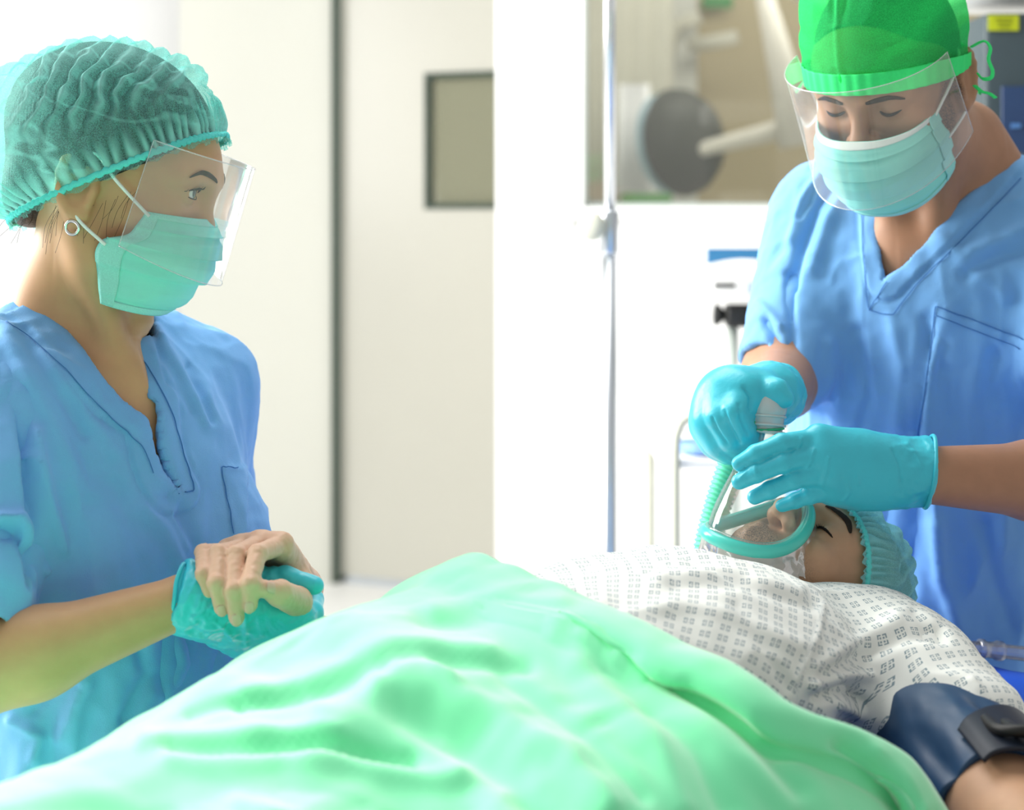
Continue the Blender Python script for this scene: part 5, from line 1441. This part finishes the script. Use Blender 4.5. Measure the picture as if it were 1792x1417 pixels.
VM = [(1470, 250), (1535, 300), (1534, 340), (1537, 400), (1543, 450), (1549, 492), (1590, 450), (1640, 402), (1690, 352), (1740, 300), (1790, 252), (1700, 180), (1500, 180)]
Vh = tuck(Vh, Fh, VM, SM[2] + 0.06)
V, Fc = join((Vh, Fh), (Va, Fa_))
obj_np('body', V, Fc, skin_with_stubble('skin_m', 'skin_ruddy_stubble', (0.05, 0.03, 0.02)), ma, attr={'stub': np.concatenate([stub, np.zeros(len(Va))])})
for s in (-1, 1):
    strip(OMH, RMH, snap(hl_, [(s * 0.013, 0.1, 0.0310), (s * 0.024, 0.1, 0.0325), (s * 0.038, 0.09, 0.0325), (s * 0.051, 0.075, 0.0270)], 0.0000), 0.0030, 0.18, 'eyebrow', M['brow'], ma)
    strip(OMH, RMH, lash_pts(s, 0.0120), 0.0019, 0.9, 'eyelashes', M['lash'], ma)
fh = Field(OMH, RMH)
fh.ell((0, -0.006, 0.044), (0.0785, 0.0975, 0.090), k=0.01)
def cut_hm(x, y, z, D):
    l = [(x - np.float32(OMH[0])) * RMH[0, i] + (y - np.float32(OMH[1])) * RMH[1, i] + (z - np.float32(OMH[2])) * RMH[2, i] for i in (1, 2)]
    return np.maximum(np.maximum(D, -(l[1] + 0.02).astype(np.float32)), (l[0] - 0.35 * l[1] - 0.025).astype(np.float32))
obj_np('hair', *fh.mesh(0.003, cut_hm), M['hair'], ma)

# tied cloth cap
def tie_cap(o, R, parent):
    f = np.array([0, 0.104, 0.046]); n_ = np.array([0, -0.098, 0.000]); c = (f + n_) / 2; e1 = f - n_; L1 = np.linalg.norm(e1) / 2; e1 = nrm(e1); e2 = np.array([1.0, 0, 0]); up = np.cross(e2, e1)
    na, nb = 240, 110
    a, b = np.meshgrid(np.linspace(0, 2 * math.pi, na, endpoint=False), np.linspace(0, 1, nb), indexing='ij')
    be = b * math.pi / 2; ca, sa = np.cos(a), np.sin(a)
    g = 0.010 * np.sin(np.clip(b / 0.5, 0, 1) * math.pi / 2)
    cr = np.cos(be) ** 0.50; hh = 0.142 * np.sin(be) ** 0.95
    p = c + (ca * (L1 + 0.003 + g) * cr)[..., None] * e1 + (sa * (0.0855 + g) * cr)[..., None] * e2 + hh[..., None] * up
    V = p.reshape(-1, 3); Fc = grid_faces(na, nb, True); N = normals(V, Fc)
    if N[nb // 2] @ (V[nb // 2] - c) < 0: N = -N
    w_ = fbm(np.stack([V[:, 0] * 13, V[:, 1] * 13, V[:, 2] * 30], -1), 3)
    d = 0.0022 * (1 - 2 * np.abs(w_))
    ss = (a.reshape(-1) + math.pi) % (2 * math.pi) - math.pi
    # front seam with two gathered pleats running up from it
    d += 0.0022 * np.exp(-((ss - 0.10) / 0.035) ** 2)
    for k in (-1, 1): d -= 0.0030 * np.exp(-((ss - 0.10 - k * (0.05 + 0.35 * np.clip(b.reshape(-1) - 0.35, 0, 1))) / 0.05) ** 2) * smooth01(b.reshape(-1), 0.30, 0.45)
    V = V + N * d[:, None]
    cap = obj_np('tie_cap', locs(o, R, V), Fc, M['cap_m'], parent); cap['label'] = 'bright green tied surgical cap'
    A2, B2 = np.meshgrid(np.linspace(0, 2 * math.pi, na, endpoint=False), np.linspace(0, 1, 12), indexing='ij')
    hb = 0.024 * (0.55 + 0.45 * smooth01(np.cos(A2), -0.6, 0.6))
    off = 0.0052 + 0.0006 * np.sin(A2 * 40) + 0.0015 * B2
    q = c + (np.cos(A2) * (L1 + off))[..., None] * e1 + (np.sin(A2) * (0.0855 + off - 0.002))[..., None] * e2 + ((B2 * hb) - 0.004)[..., None] * up
    bd = obj_np('cap_band', locs(o, R, q.reshape(-1, 3)), grid_faces(na, 12, True), M['cap_m_band'], cap)
    bd.modifiers.new('thickness', 'SOLIDIFY').thickness = 0.001
    back = c - (L1 + 0.008) * e1
    for pts in ([back + np.array([-0.01, 0.01, 0]), back + np.array([-0.035, -0.012, 0.008]), back + np.array([-0.048, -0.006, -0.018]), back + np.array([-0.030, 0.0, -0.032]), back + np.array([-0.012, 0.0, -0.010])],
                [back, back + np.array([-0.022, -0.020, -0.02]), back + np.array([-0.034, -0.018, -0.050]), back + np.array([-0.058, -0.010, -0.066])],
                [back, back + np.array([0.022, -0.018, -0.01]), back + np.array([0.040, -0.015, -0.035])]):
        obj_np('cap_tie', *tube(locs(o, R, catmull(pts, 8)), 0.0038, 8, flat=0.3), M['cap_m_band'], cap)
    obj_np('cap_tie', *tube(locs(o, R, catmull([c + 0.088 * e2 - 0.0 * e1, c + 0.096 * e2 + 0.02 * e1 - 0.010 * up, c + 0.104 * e2 + 0.022 * e1 - 0.020 * up], 6)), 0.0032, 8, flat=0.3), M['cap_m_band'], cap)
tie_cap(OMH, RMH, ma)
tc_ = [o for o in ma.children if o.name.startswith('tie_cap')][0]
for pts in ([(1700, 82, 2.06), (1722, 72, 2.05), (1733, 84, 2.045), (1730, 104, 2.045), (1737, 124, 2.045), (1734, 136, 2.045), (1720, 138, 2.05), (1712, 130, 2.06)], [(1706, 150, 2.06), (1718, 160, 2.05), (1732, 164, 2.045), (1742, 171, 2.04)]):
    obj_np('cap_tie', *tube(catmull([P(*p) for p in pts], 8), 0.0036, 8, flat=0.35), M['cap_m_band'], tc_)
face_mask(OMH, RMH, ma, fwd=0.012, flap=False)
face_shield(OMH, RMH, ma, top=0.070, bot=-0.074, reach=0.156, foot=0.154, side_z=(0.060, -0.055), wide=0.088)

# scrub top
ft = Field(SM, RM)
ft.cone((-0.155, -0.008, -0.030), (0.130, -0.008, -0.030), 0.058, 0.056, 0.05)
for s in (-1, 1): ft.cone((s * 0.14, -0.018, -0.006), (s * 0.055, -0.032, 0.034), 0.046, 0.044, 0.05)
ft.ell((-0.01, 0.012, -0.15), (0.178, 0.128, 0.19), k=0.05)
ft.ell((0, 0.010, -0.36), (0.180, 0.128, 0.22), k=0.07)
ft.ell((0, -0.005, -0.58), (0.185, 0.135, 0.22), k=0.07)
ft.set((0, 0, 0), np.eye(3))
ft.cone(SHR, SHR + (ELR - SHR) * 0.92, 0.060, 0.056, 0.045)
ft.cone(SHM, SHM + (ELM - SHM) * 0.75, 0.068, 0.074, 0.045)
ar = nrm(ELR - SHR); alm = nrm(ELM - SHM)
def cut_tm(x, y, z, D):
    D = np.maximum(D, np.float32(0.80) - z)
    lx = (x - SM[0]) * RM[0, 0] + (y - SM[1]) * RM[1, 0] + (z - SM[2]) * RM[2, 0]
    for (o_, d_, L, sg) in ((SHR, ar, 0.92 * np.linalg.norm(ELR - SHR), 1), (SHM, alm, 0.75 * np.linalg.norm(ELM - SHM), -1)):
        l = (x - o_[0]) * d_[0] + (y - o_[1]) * d_[1] + (z - o_[2]) * d_[2]
        r2 = (x - o_[0]) ** 2 + (y - o_[1]) ** 2 + (z - o_[2]) ** 2 - l * l
        near = (r2 < 0.10 ** 2) & (l > 0.10) & (sg * lx > 0.15)
        D = np.where(near, np.maximum(D, (l - L).astype(np.float32)), D)
    yy = (x - SM[0]) * RM[0, 1] + (y - SM[1]) * RM[1, 1] + (z - SM[2]) * RM[2, 1]
    px = CX + x / y * F_PX; py = CY - (z - CAM_Z) / y * F_PX
    D = np.where(in_poly(px, py, VM) & (yy > -0.01), np.maximum(D, np.float32(0.003)), D)
    nk = np.sqrt((x - NM[0]) ** 2 + (y - NM[1]) ** 2) - 0.074
    return np.where((z > NM[2] - 0.01) & (yy > -0.075), np.maximum(D, -nk.astype(np.float32)), D)
V, Fc = ft.mesh(0.0033, cut_tm, shell=0.0075, it=2)
N = normals(V, Fc); lv = (V - SM) @ RM
wr = fbm(np.stack([lv[:, 0] * 13 + 4, lv[:, 1] * 13, lv[:, 2] * 3.6], -1), 3)
low = smooth01(-lv[:, 2], 0.10, 0.40)
V = V + N * ((0.0042 + 0.0055 * low) * (1 - 2.0 * np.abs(wr)))[:, None]
w2 = fbm(np.stack([lv[:, 0] * 26 + 2, lv[:, 1] * 26, lv[:, 2] * 7 + wr], -1), 2)
V = V + N * (0.0010 * (1 - 2.2 * np.abs(w2)))[:, None]
V = V + N * (0.0012 * fbm(V * 45, 2))[:, None]
mfold = [([(1470, 300), (1430, 360), (1400, 440), (1385, 500)], 9, -0.010), ([(1440, 300), (1405, 350), (1385, 420)], 9, 0.006), ([(1500, 300), (1450, 380), (1420, 470)], 12, 0.006), ([(1425, 330), (1400, 380)], 6, -0.006),
         ([(1340, 560), (1360, 600), (1385, 620)], 8, -0.010), ([(1330, 530), (1365, 570)], 8, 0.006), ([(1380, 480), (1385, 560), (1390, 640)], 7, -0.008),
         ([(1560, 560), (1580, 640), (1570, 740)], 14, 0.005), ([(1620, 560), (1640, 640), (1600, 780)], 14, -0.005), ([(1450, 600), (1470, 700), (1460, 780)], 14, 0.005), ([(1500, 580), (1520, 700), (1500, 770)], 12, -0.005),
         ([(1700, 440), (1750, 420), (1792, 400)], 14, 0.006), ([(1690, 480), (1740, 450), (1792, 440)], 12, -0.006), ([(1650, 420), (1700, 470), (1760, 520)], 12, 0.003),
         ([(1640, 600), (1625, 700), (1612, 790)], 7, 0.005), ([(1740, 620), (1720, 720), (1730, 790)], 16, -0.005), ([(1640, 920), (1650, 1010), (1680, 1100)], 16, 0.006), ([(1720, 920), (1740, 1010), (1770, 1100)], 14, -0.006), ([(1580, 930), (1590, 1030)], 16, -0.006)]
V = press_folds(V, Fc, mfold)
N = normals(V, Fc); q = proj(V)
dn_ = poly_dist(q, VM[1:11])
front = (lv[:, 1] > -0.04) & (N[:, 1] < 0.35)
band = front * (1 - smooth01(dn_, 30, 34))
V = V + N * (band * 0.0022 - front * 0.0016 * np.exp(-((dn_ - 37) / 4) ** 2))[:, None]
pk = in_poly(q[:, 0], q[:, 1], [(1636, 533), (1806, 598), (1790, 800), (1610, 790)]) & front
V = V + N * (pk * 0.0022)[:, None]
tp = obj_np('scrub_top', V, Fc, M['scrubs'], ma); tp['label'] = 'blue V-neck scrub top with a chest pocket'
N = normals(V, Fc)
seam([(1507, 345), (1508, 420), (1512, 470), (1520, 540), (1562, 550)], 'seam', tp, V, N, 0.0005)
seam([(1562, 550), (1600, 500), (1660, 440), (1730, 370), (1785, 310)], 'seam', tp, V, N, 0.0005)
seam([(1520, 540), (1549, 494)], 'seam', tp, V, N, 0.0005)
seam([(1636, 534), (1700, 558), (1788, 592)], 'seam', tp, V, N, 0.0006)
seam([(1634, 552), (1700, 577), (1784, 610)], 'seam', tp, V, N, 0.0005)
seam([(1636, 534), (1622, 650), (1604, 770)], 'seam', tp, V, N, 0.0006)

# gloves
def K(cx, cy, Y): return P(1220 + cx * 0.2455, 720 + cy * 0.2455, Y)
mcl = [K(865, 190, 1.866), K(880, 300, 1.860), K(920, 425, 1.862), K(960, 555, 1.872)]
fgl_ = [[K(600, 225, 1.852), K(420, 300, 1.852), K(300, 370, 1.856)], [K(610, 365, 1.847), K(420, 440, 1.848), K(300, 500, 1.852)],
        [K(680, 490, 1.850), K(520, 560, 1.852), K(410, 610, 1.856)], [K(800, 600, 1.862), K(700, 635, 1.864), K(605, 670, 1.868)]]
thl = [K(1200, 350, 1.915), K(980, 360, 1.945), K(760, 350, 1.958), K(580, 345, 1.962)]
WL = K(1400, 425, 1.892)
f = hand_field(WL, mcl, fgl_, thl, r=0.0093, palm_r=0.0165, wr=0.026)
f.cone(K(1150, 380, 1.882), K(950, 380, 1.872), 0.026, 0.020, 0.03)
f.cone(WL, K(1640, 425, 1.898), 0.0305, 0.0362, 0.02)
f.ell(K(1180, 500, 1.885), (0.045, 0.017, 0.026), k=0.02)
gL = K(1655, 425, 1.898); gdL = nrm(np.array([-1, 0.0, 0.06]))
def cut_l(x, y, z, D):
    l = (x - gL[0]) * gdL[0] + (y - gL[1]) * gdL[1] + (z - gL[2]) * gdL[2]
    return np.maximum(D, -l.astype(np.float32))
def finish_glove(f, cut, g0, gd, folds, name, parent, label, rx, ry, bead=True):
    V, Fc = f.mesh(0.0018, cut, it=1)
    lg = (V - g0) @ gd
    N = normals(V, Fc); n = fbm(V * 48 + 3, 3)
    V = V + N * (0.0014 * (1 - 2 * np.abs(n)) * (0.12 + 0.88 * (1 - smooth01(lg, 0.02, 0.06))))[:, None]
    V = press_folds(V, Fc, folds)
    o = obj_np(name, V, Fc, M['glove'], parent); o['label'] = label
    if bead:
        e1 = nrm(np.cross(gd, (0, 1, 0))); e2 = np.cross(gd, e1)
        ang = np.linspace(0, 2 * math.pi, 60, endpoint=False)
        rim = np.array([g0 + gd * (0.001 + 0.003 * math.sin(a + 1)) + (rx * math.cos(a) * e1 + ry * math.sin(a) * e2) * (1 + 0.03 * math.sin(5 * a)) for a in ang])
        obj_np('cuff_bead', *tube(rim, 0.0022, 8, closed=True), M['glove'], o)
    return o
def kp(cx, cy): return (1220 + cx * 0.2455, 720 + cy * 0.2455)
lf = [([kp(745, 190), kp(720, 260), kp(690, 300)], 2.6, 0.0016), ([kp(835, 270), kp(810, 360), kp(780, 400)], 2.6, 0.0016), ([kp(940, 330), kp(920, 440), kp(890, 520)], 3.0, 0.0018), ([kp(1070, 500), kp(1085, 580), kp(1040, 640)], 2.4, 0.0012),
      ([kp(1390, 270), kp(1440, 380), kp(1455, 520)], 2.2, -0.0014), ([kp(410, 390), kp(415, 440)], 2.0, 0.0012), ([kp(300, 480), kp(350, 430)], 2, 0.001), ([kp(1140, 450), kp(1150, 520)], 2.0, 0.001), ([kp(1500, 230), kp(1560, 300), kp(1600, 400)], 3, 0.0018)]
finish_glove(f, cut_l, gL, gdL, lf, 'glove', ma, 'turquoise nitrile glove resting over the clear mask', 0.0365, 0.0365)
def G(cx, cy, Y): return P(1200 + cx * 0.3106, 620 + cy * 0.3106, Y)
mcr = [G(345, 215, 1.912), G(275, 205, 1.925), G(215, 225, 1.945), G(175, 260, 1.968)]
fgr = [[G(270, 330, 1.888), G(320, 450, 1.890), G(358, 505, 1.905)], [G(205, 355, 1.897), G(260, 480, 1.895), G(322, 525, 1.908)],
       [G(150, 385, 1.915), G(200, 505, 1.910), G(270, 550, 1.918)], [G(118, 400, 1.940), G(165, 500, 1.935), G(235, 550, 1.935)]]
thr = [G(420, 210, 1.960), G(440, 195, 1.930), G(515, 205, 1.905), G(560, 250, 1.900)]
f = hand_field(WRR * 0.6 + G(400, 200, 1.95) * 0.4, mcr, fgr, thr, r=0.0104, palm_r=0.0195, wr=0.038)
f.ell(G(250, 330, 1.93), (0.040, 0.030, 0.045), k=0.03)
f.cone(WRR * 0.6 + G(400, 200, 1.95) * 0.4, WRR, 0.030, 0.033, 0.02)
gR = WRR + np.array([0, 0.012, 0.0]); gdR = nrm(G(400, 200, 1.95) - WRR + np.array([0, -0.02, 0]))
def cut_r(x, y, z, D):
    l = (x - gR[0]) * gdR[0] + (y - gR[1]) * gdR[1] + (z - gR[2]) * gdR[2]
    return np.maximum(D, -l.astype(np.float32))
def gp(cx, cy): return (1200 + cx * 0.3106, 620 + cy * 0.3106)
rf = [([gp(150, 360), gp(175, 420), gp(230, 500)], 3, -0.002), ([gp(220, 320), gp(245, 400), gp(300, 500)], 3, -0.002), ([gp(300, 280), gp(310, 360), gp(350, 450)], 3, -0.002), ([gp(330, 190), gp(370, 240), gp(365, 300)], 4, -0.003), ([gp(480, 160), gp(560, 230)], 3, 0.001)]
finish_glove(f, cut_r, gR, gdR, rf, 'glove', ma, 'turquoise nitrile glove gripping the white connector', 0.034, 0.034)
lower_body(ma, SM + RM @ np.array([0, -0.01, -0.60]), frame((-0.42, -0.9, 0), (0, 0, 1)), M['scrubs'], 0.95, 0.10)
# ================================================================== breathing mask, hose, cuff, tubing
M['mask_clear'] = clear_plastic('clear_mask_shell', (0.96, 0.985, 0.98), 0.10, 0.12, 0.06)
M['cushion'] = mat('turquoise_cushion', (0.10, 0.75, 0.64), 0.22, 0.5, alpha=0.86)
M['film'] = clear_plastic('milky_film', (0.97, 0.97, 0.95), 0.42, 0.14, 0.25, (0.92, 0.93, 0.90))
M['milky'] = clear_plastic('milky_connector', (0.93, 0.96, 0.93), 0.55, 0.16, 0.2, (0.92, 0.95, 0.92))
ac = loc(OH, RH, (0, 0.104, -0.046))                 # centre of the mask on the face
am = empty('breathing_mask', ac, 'clear plastic breathing mask with turquoise cushion on the patient\'s face', 'mask')
LZ = RH[:, 2]; LX = RH[:, 0]; LY = RH[:, 1]
ctop = P(1342, 706, 1.915)                            # mouth of the connector
axm = nrm(ctop - ac)
ang = np.linspace(0, 2 * math.pi, 96, endpoint=False)
def ring_pts(sl, sx, h, sag=0.0):
    # egg-shaped outline: narrow over the nose, wide over the chin, following the curve of the face
    out = []
    for a in ang:
        l = math.cos(a) * sl; x = math.sin(a) * sx * (1 - 0.16 * math.cos(a))
        out.append(ac + LZ * l + LX * x + LY * (h - sag * math.sin(a) ** 2))
    return np.array(out)
cush = ring_pts(0.058, 0.043, 0.004, 0.014)
obj_np('cushion', *tube(cush, 0.0072, 14, closed=True), M['cushion'], am)
lv_ = []
for t in np.linspace(0, 1, 22):
    sc_ = (1 - smooth01(t, 0.0, 1.0)) ** 0.8
    base = ring_pts(0.056 * sc_ + 0.015 * (1 - sc_), 0.041 * sc_ + 0.015 * (1 - sc_), 0.008, 0.014 * sc_)
    lv_.append(base + (axm * 0.088 - LY * 0.0) * t ** 1.1)
obj_np('dome', np.stack(lv_, 1).reshape(-1, 3), grid_faces(96, 22, True), M['mask_clear'], am)
obj_np('cushion_flange', *tube(ring_pts(0.056, 0.041, 0.011, 0.014), 0.0022, 8, closed=True), M['mask_clear'], am)
# crinkled film skirt below the cushion
A2 = ang; sk = []
for j, t in enumerate(np.linspace(0, 1, 14)):
    r_ = ring_pts(0.061 + 0.004 * t, 0.047 + 0.008 * t, 0.002 - 0.026 * t, 0.014 + 0.006 * t)
    nz = np.array([vnoise(np.array([math.cos(a) * 5, math.sin(a) * 5, t * 3.0])) for a in A2])
    sk.append(r_ + (r_ - ac) * (0.10 * t * np.sin(A2 * 23 + 3 * nz) * 0.6 + 0.10 * t * nz)[:, None] + LY * (0.004 * t * np.sin(A2 * 17 + nz * 4))[:, None])
obj_np('film_skirt', np.stack(sk, 1).reshape(-1, 3), grid_faces(96, 14, True), M['film'], am)
neck = ac + axm * 0.078
cn = empty('airway_connector', neck, 'milky white elbow connector with a green clip on the breathing mask', 'connector')
L_ = np.linalg.norm(ctop - neck)
obj_np('clear_collar', *lathe([(0.0125, 0.0), (0.0150, 0.004), (0.0150, 0.018), (0.0165, 0.021), (0.0165, L_ * 0.45)], neck, axm, 36), M['mask_clear'], cn)
obj_np('elbow', *tube(catmull([neck + axm * L_ * 0.38, neck + axm * L_ * 0.75, ctop, ctop + np.array([-0.004, 0.022, 0.010]), ctop + np.array([-0.012, 0.050, 0.004]), ctop + np.array([-0.020, 0.072, -0.020])], 7), 
                      np.interp(np.linspace(0, 1, 36), [0, .3, .45, 1], [0.0175, 0.0205, 0.0205, 0.016]), 28), M['milky'], cn)
for t in (0.36, 0.52, 0.72):
    obj_np('ridge', *lathe([(0.0190, -0.0015), (0.0210, -0.001), (0.0210, 0.001), (0.0190, 0.0015)], neck + axm * L_ * t, axm, 36), M['milky'], cn)
M['clip'] = mat('green_clip', (0.02, 0.42, 0.20), 0.4, 0.4)
cp = neck + axm * L_ * 0.44
cf = Field()
side_ = nrm(np.array([-0.75, -0.66, 0.0]))
for k in range(9):
    a0 = math.radians(-70 + 20 * k); a1 = math.radians(-50 + 20 * k)
    e1 = side_; e2 = np.cross(axm, e1)
    cf.cone(cp + 0.0202 * (math.cos(a0) * e1 + math.sin(a0) * e2), cp + 0.0202 * (math.cos(a1) * e1 + math.sin(a1) * e2), 0.0014, 0.0014, 0.001)
cf.cone(cp + side_ * 0.0195 + axm * 0.006, cp + side_ * 0.0195 - axm * 0.006, 0.0036, 0.0036, 0.002); cf.cone(cp + side_ * 0.022 + axm * 0.007, cp + side_ * 0.024 + axm * 0.002, 0.003, 0.003, 0.003)
obj_np('clip', *cf.mesh(0.0009), M['clip'], cn)

# corrugated hose
hp_ = catmull([ctop + np.array([-0.018, 0.068, -0.012]), P(1308, 748, 1.985), P(1285, 800, 1.985), P(1262, 865, 1.98), P(1244, 930, 1.975), P(1230, 1000, 1.97), P(1216, 1100, 1.99), P(1190, 1260, 2.10), P(1180, 1420, 2.20)], 60)
dl_ = np.concatenate([[0], np.cumsum(np.linalg.norm(np.diff(hp_, axis=0), axis=1))])
n_ = 620
s_ = np.linspace(0, dl_[-1], n_); hq = np.stack([np.interp(s_, dl_, hp_[:, i]) for i in range(3)], 1)
rr = 0.0142 + 0.0012 * np.sin(2 * math.pi * s_ / 0.0052)
hs = obj_np('breathing_hose', *tube(hq, rr, 18), mat('green_corrugated_hose', (0.16, 0.80, 0.52), 0.4, 0.4))
tag(hs, 'green corrugated hose hanging from the gloved hand behind the patient', 'hose')

# blood pressure cuff
bc_ = empty('blood_pressure_cuff', CU0, 'navy blood pressure cuff wrapped round the patient\'s upper arm', 'cuff')
axc = nrm(CU1 - CU0); Lc = np.linalg.norm(CU1 - CU0) + 0.012
e1 = nrm(np.cross((0, 0, 1.0), axc)); e2 = np.cross(axc, e1)   # e1 to the right, e2 up
na, nb = 120, 60
A3, B3 = np.meshgrid(np.linspace(0, 2 * math.pi, na, endpoint=False), np.linspace(0, 1, nb), indexing='ij')
r0 = 0.0620 - 0.004 * B3
bul = 0.003 * np.sin(math.pi * B3)
crease = -0.006 * np.exp(-((A3 - (1.45 - 0.9 * (B3 - 0.5))) / 0.16) ** 2) * smooth01(B3, 0.35, 0.6) - 0.005 * np.exp(-((A3 - 2.5) / 0.18) ** 2) * smooth01(B3, 0.4, 0.8)
wr = 0.0012 * fbm(np.stack([np.cos(A3) * 3, np.sin(A3) * 3, B3 * 4], -1), 3)
rr_ = r0 + bul + crease + wr
Vc = (CU0 - axc * 0.006) + axc * 0 + B3[..., None] * axc * Lc + (np.cos(A3) * rr_)[..., None] * e1 + (np.sin(A3) * rr_ * 0.98)[..., None] * e2
o = obj_np('wrap', Vc.reshape(-1, 3), grid_faces(na, nb, True), M['cuff'], bc_)
sm_ = o.modifiers.new('thickness', 'SOLIDIFY'); sm_.thickness = 0.006; sm_.offset = -1
# overlapping tail of the cuff with the tubing port
A4, B4 = np.meshgrid(np.linspace(-0.6, 2.05, 60), np.linspace(0, 1, 40), indexing='ij')
rt = 0.0695 - 0.004 * B4 + 0.0015 * np.sin(B4 * 3) - 0.0035 * np.exp(-((A4 - 2.05) / 0.1) ** 2)
Vt = (CU0 - axc * 0.002) + (0.46 + 0.62 * B4 + 0.20 * (A4 - 0.3) * (1 - B4))[..., None] * axc * Lc + (np.cos(A4) * rt)[..., None] * e1 + (np.sin(A4) * rt)[..., None] * e2
o = obj_np('overlap_flap', Vt.reshape(-1, 3), grid_faces(60, 40), mat('cuff_flap_black', (0.010, 0.016, 0.03), 0.5, 0.35), bc_)
sm_ = o.modifiers.new('thickness', 'SOLIDIFY'); sm_.thickness = 0.004
for k in range(2):
    a_ = 1.66 - 0.20 * k; r_ = 0.067
    s0p = CU0 + axc * Lc * (0.80 + 0.05 * k) + r_ * (math.cos(a_) * e1 + math.sin(a_) * e2)
    s1p = CU0 + axc * Lc * (0.98 + 0.02 * k) + (r_ + 0.006) * (math.cos(a_) * e1 + math.sin(a_) * e2)
    obj_np('air_tube', *tube(catmull([s0p, s1p, s1p + np.array([0.030, -0.014, 0.003 - 0.006 * k]), s1p + np.array([0.09, -0.010, -0.010 - 0.006 * k]), s1p + np.array([0.13, 0.03, -0.06]), s1p + np.array([0.15, 0.08, -0.30])], 10), 0.0050, 12), M['rubber'], bc_)

# clear tubing on the blue sheet
tb = empty('clear_tubing', P(1740, 1140, 2.13), 'clear plastic tubing with a joint lying on the blue sheet', 'tubing')
M['tube_clear'] = clear_plastic('clear_tube', (0.90, 0.93, 0.99), 0.12, 0.18, 0.08, (0.85, 0.90, 1.0))
pa = [P(1640, 1132, 2.10), P(1700, 1134, 2.11), P(1760, 1140, 2.12), P(1850, 1150, 2.13)]
obj_np('tube', *tube(catmull(pa, 12), 0.0085, 20), M['tube_clear'], tb)
c0, c1 = P(1712, 1135, 2.11), P(1762, 1140, 2.12)
obj_np('joint', *lathe([(0.0088, 0), (0.0115, 0.001), (0.0115, 0.006), (0.0095, 0.009), (0.0095, 0.020), (0.0115, 0.023), (0.0115, 0.030), (0.0088, 0.031)], c0, c1 - c0, 24, caps=False), M['tube_clear'], tb)
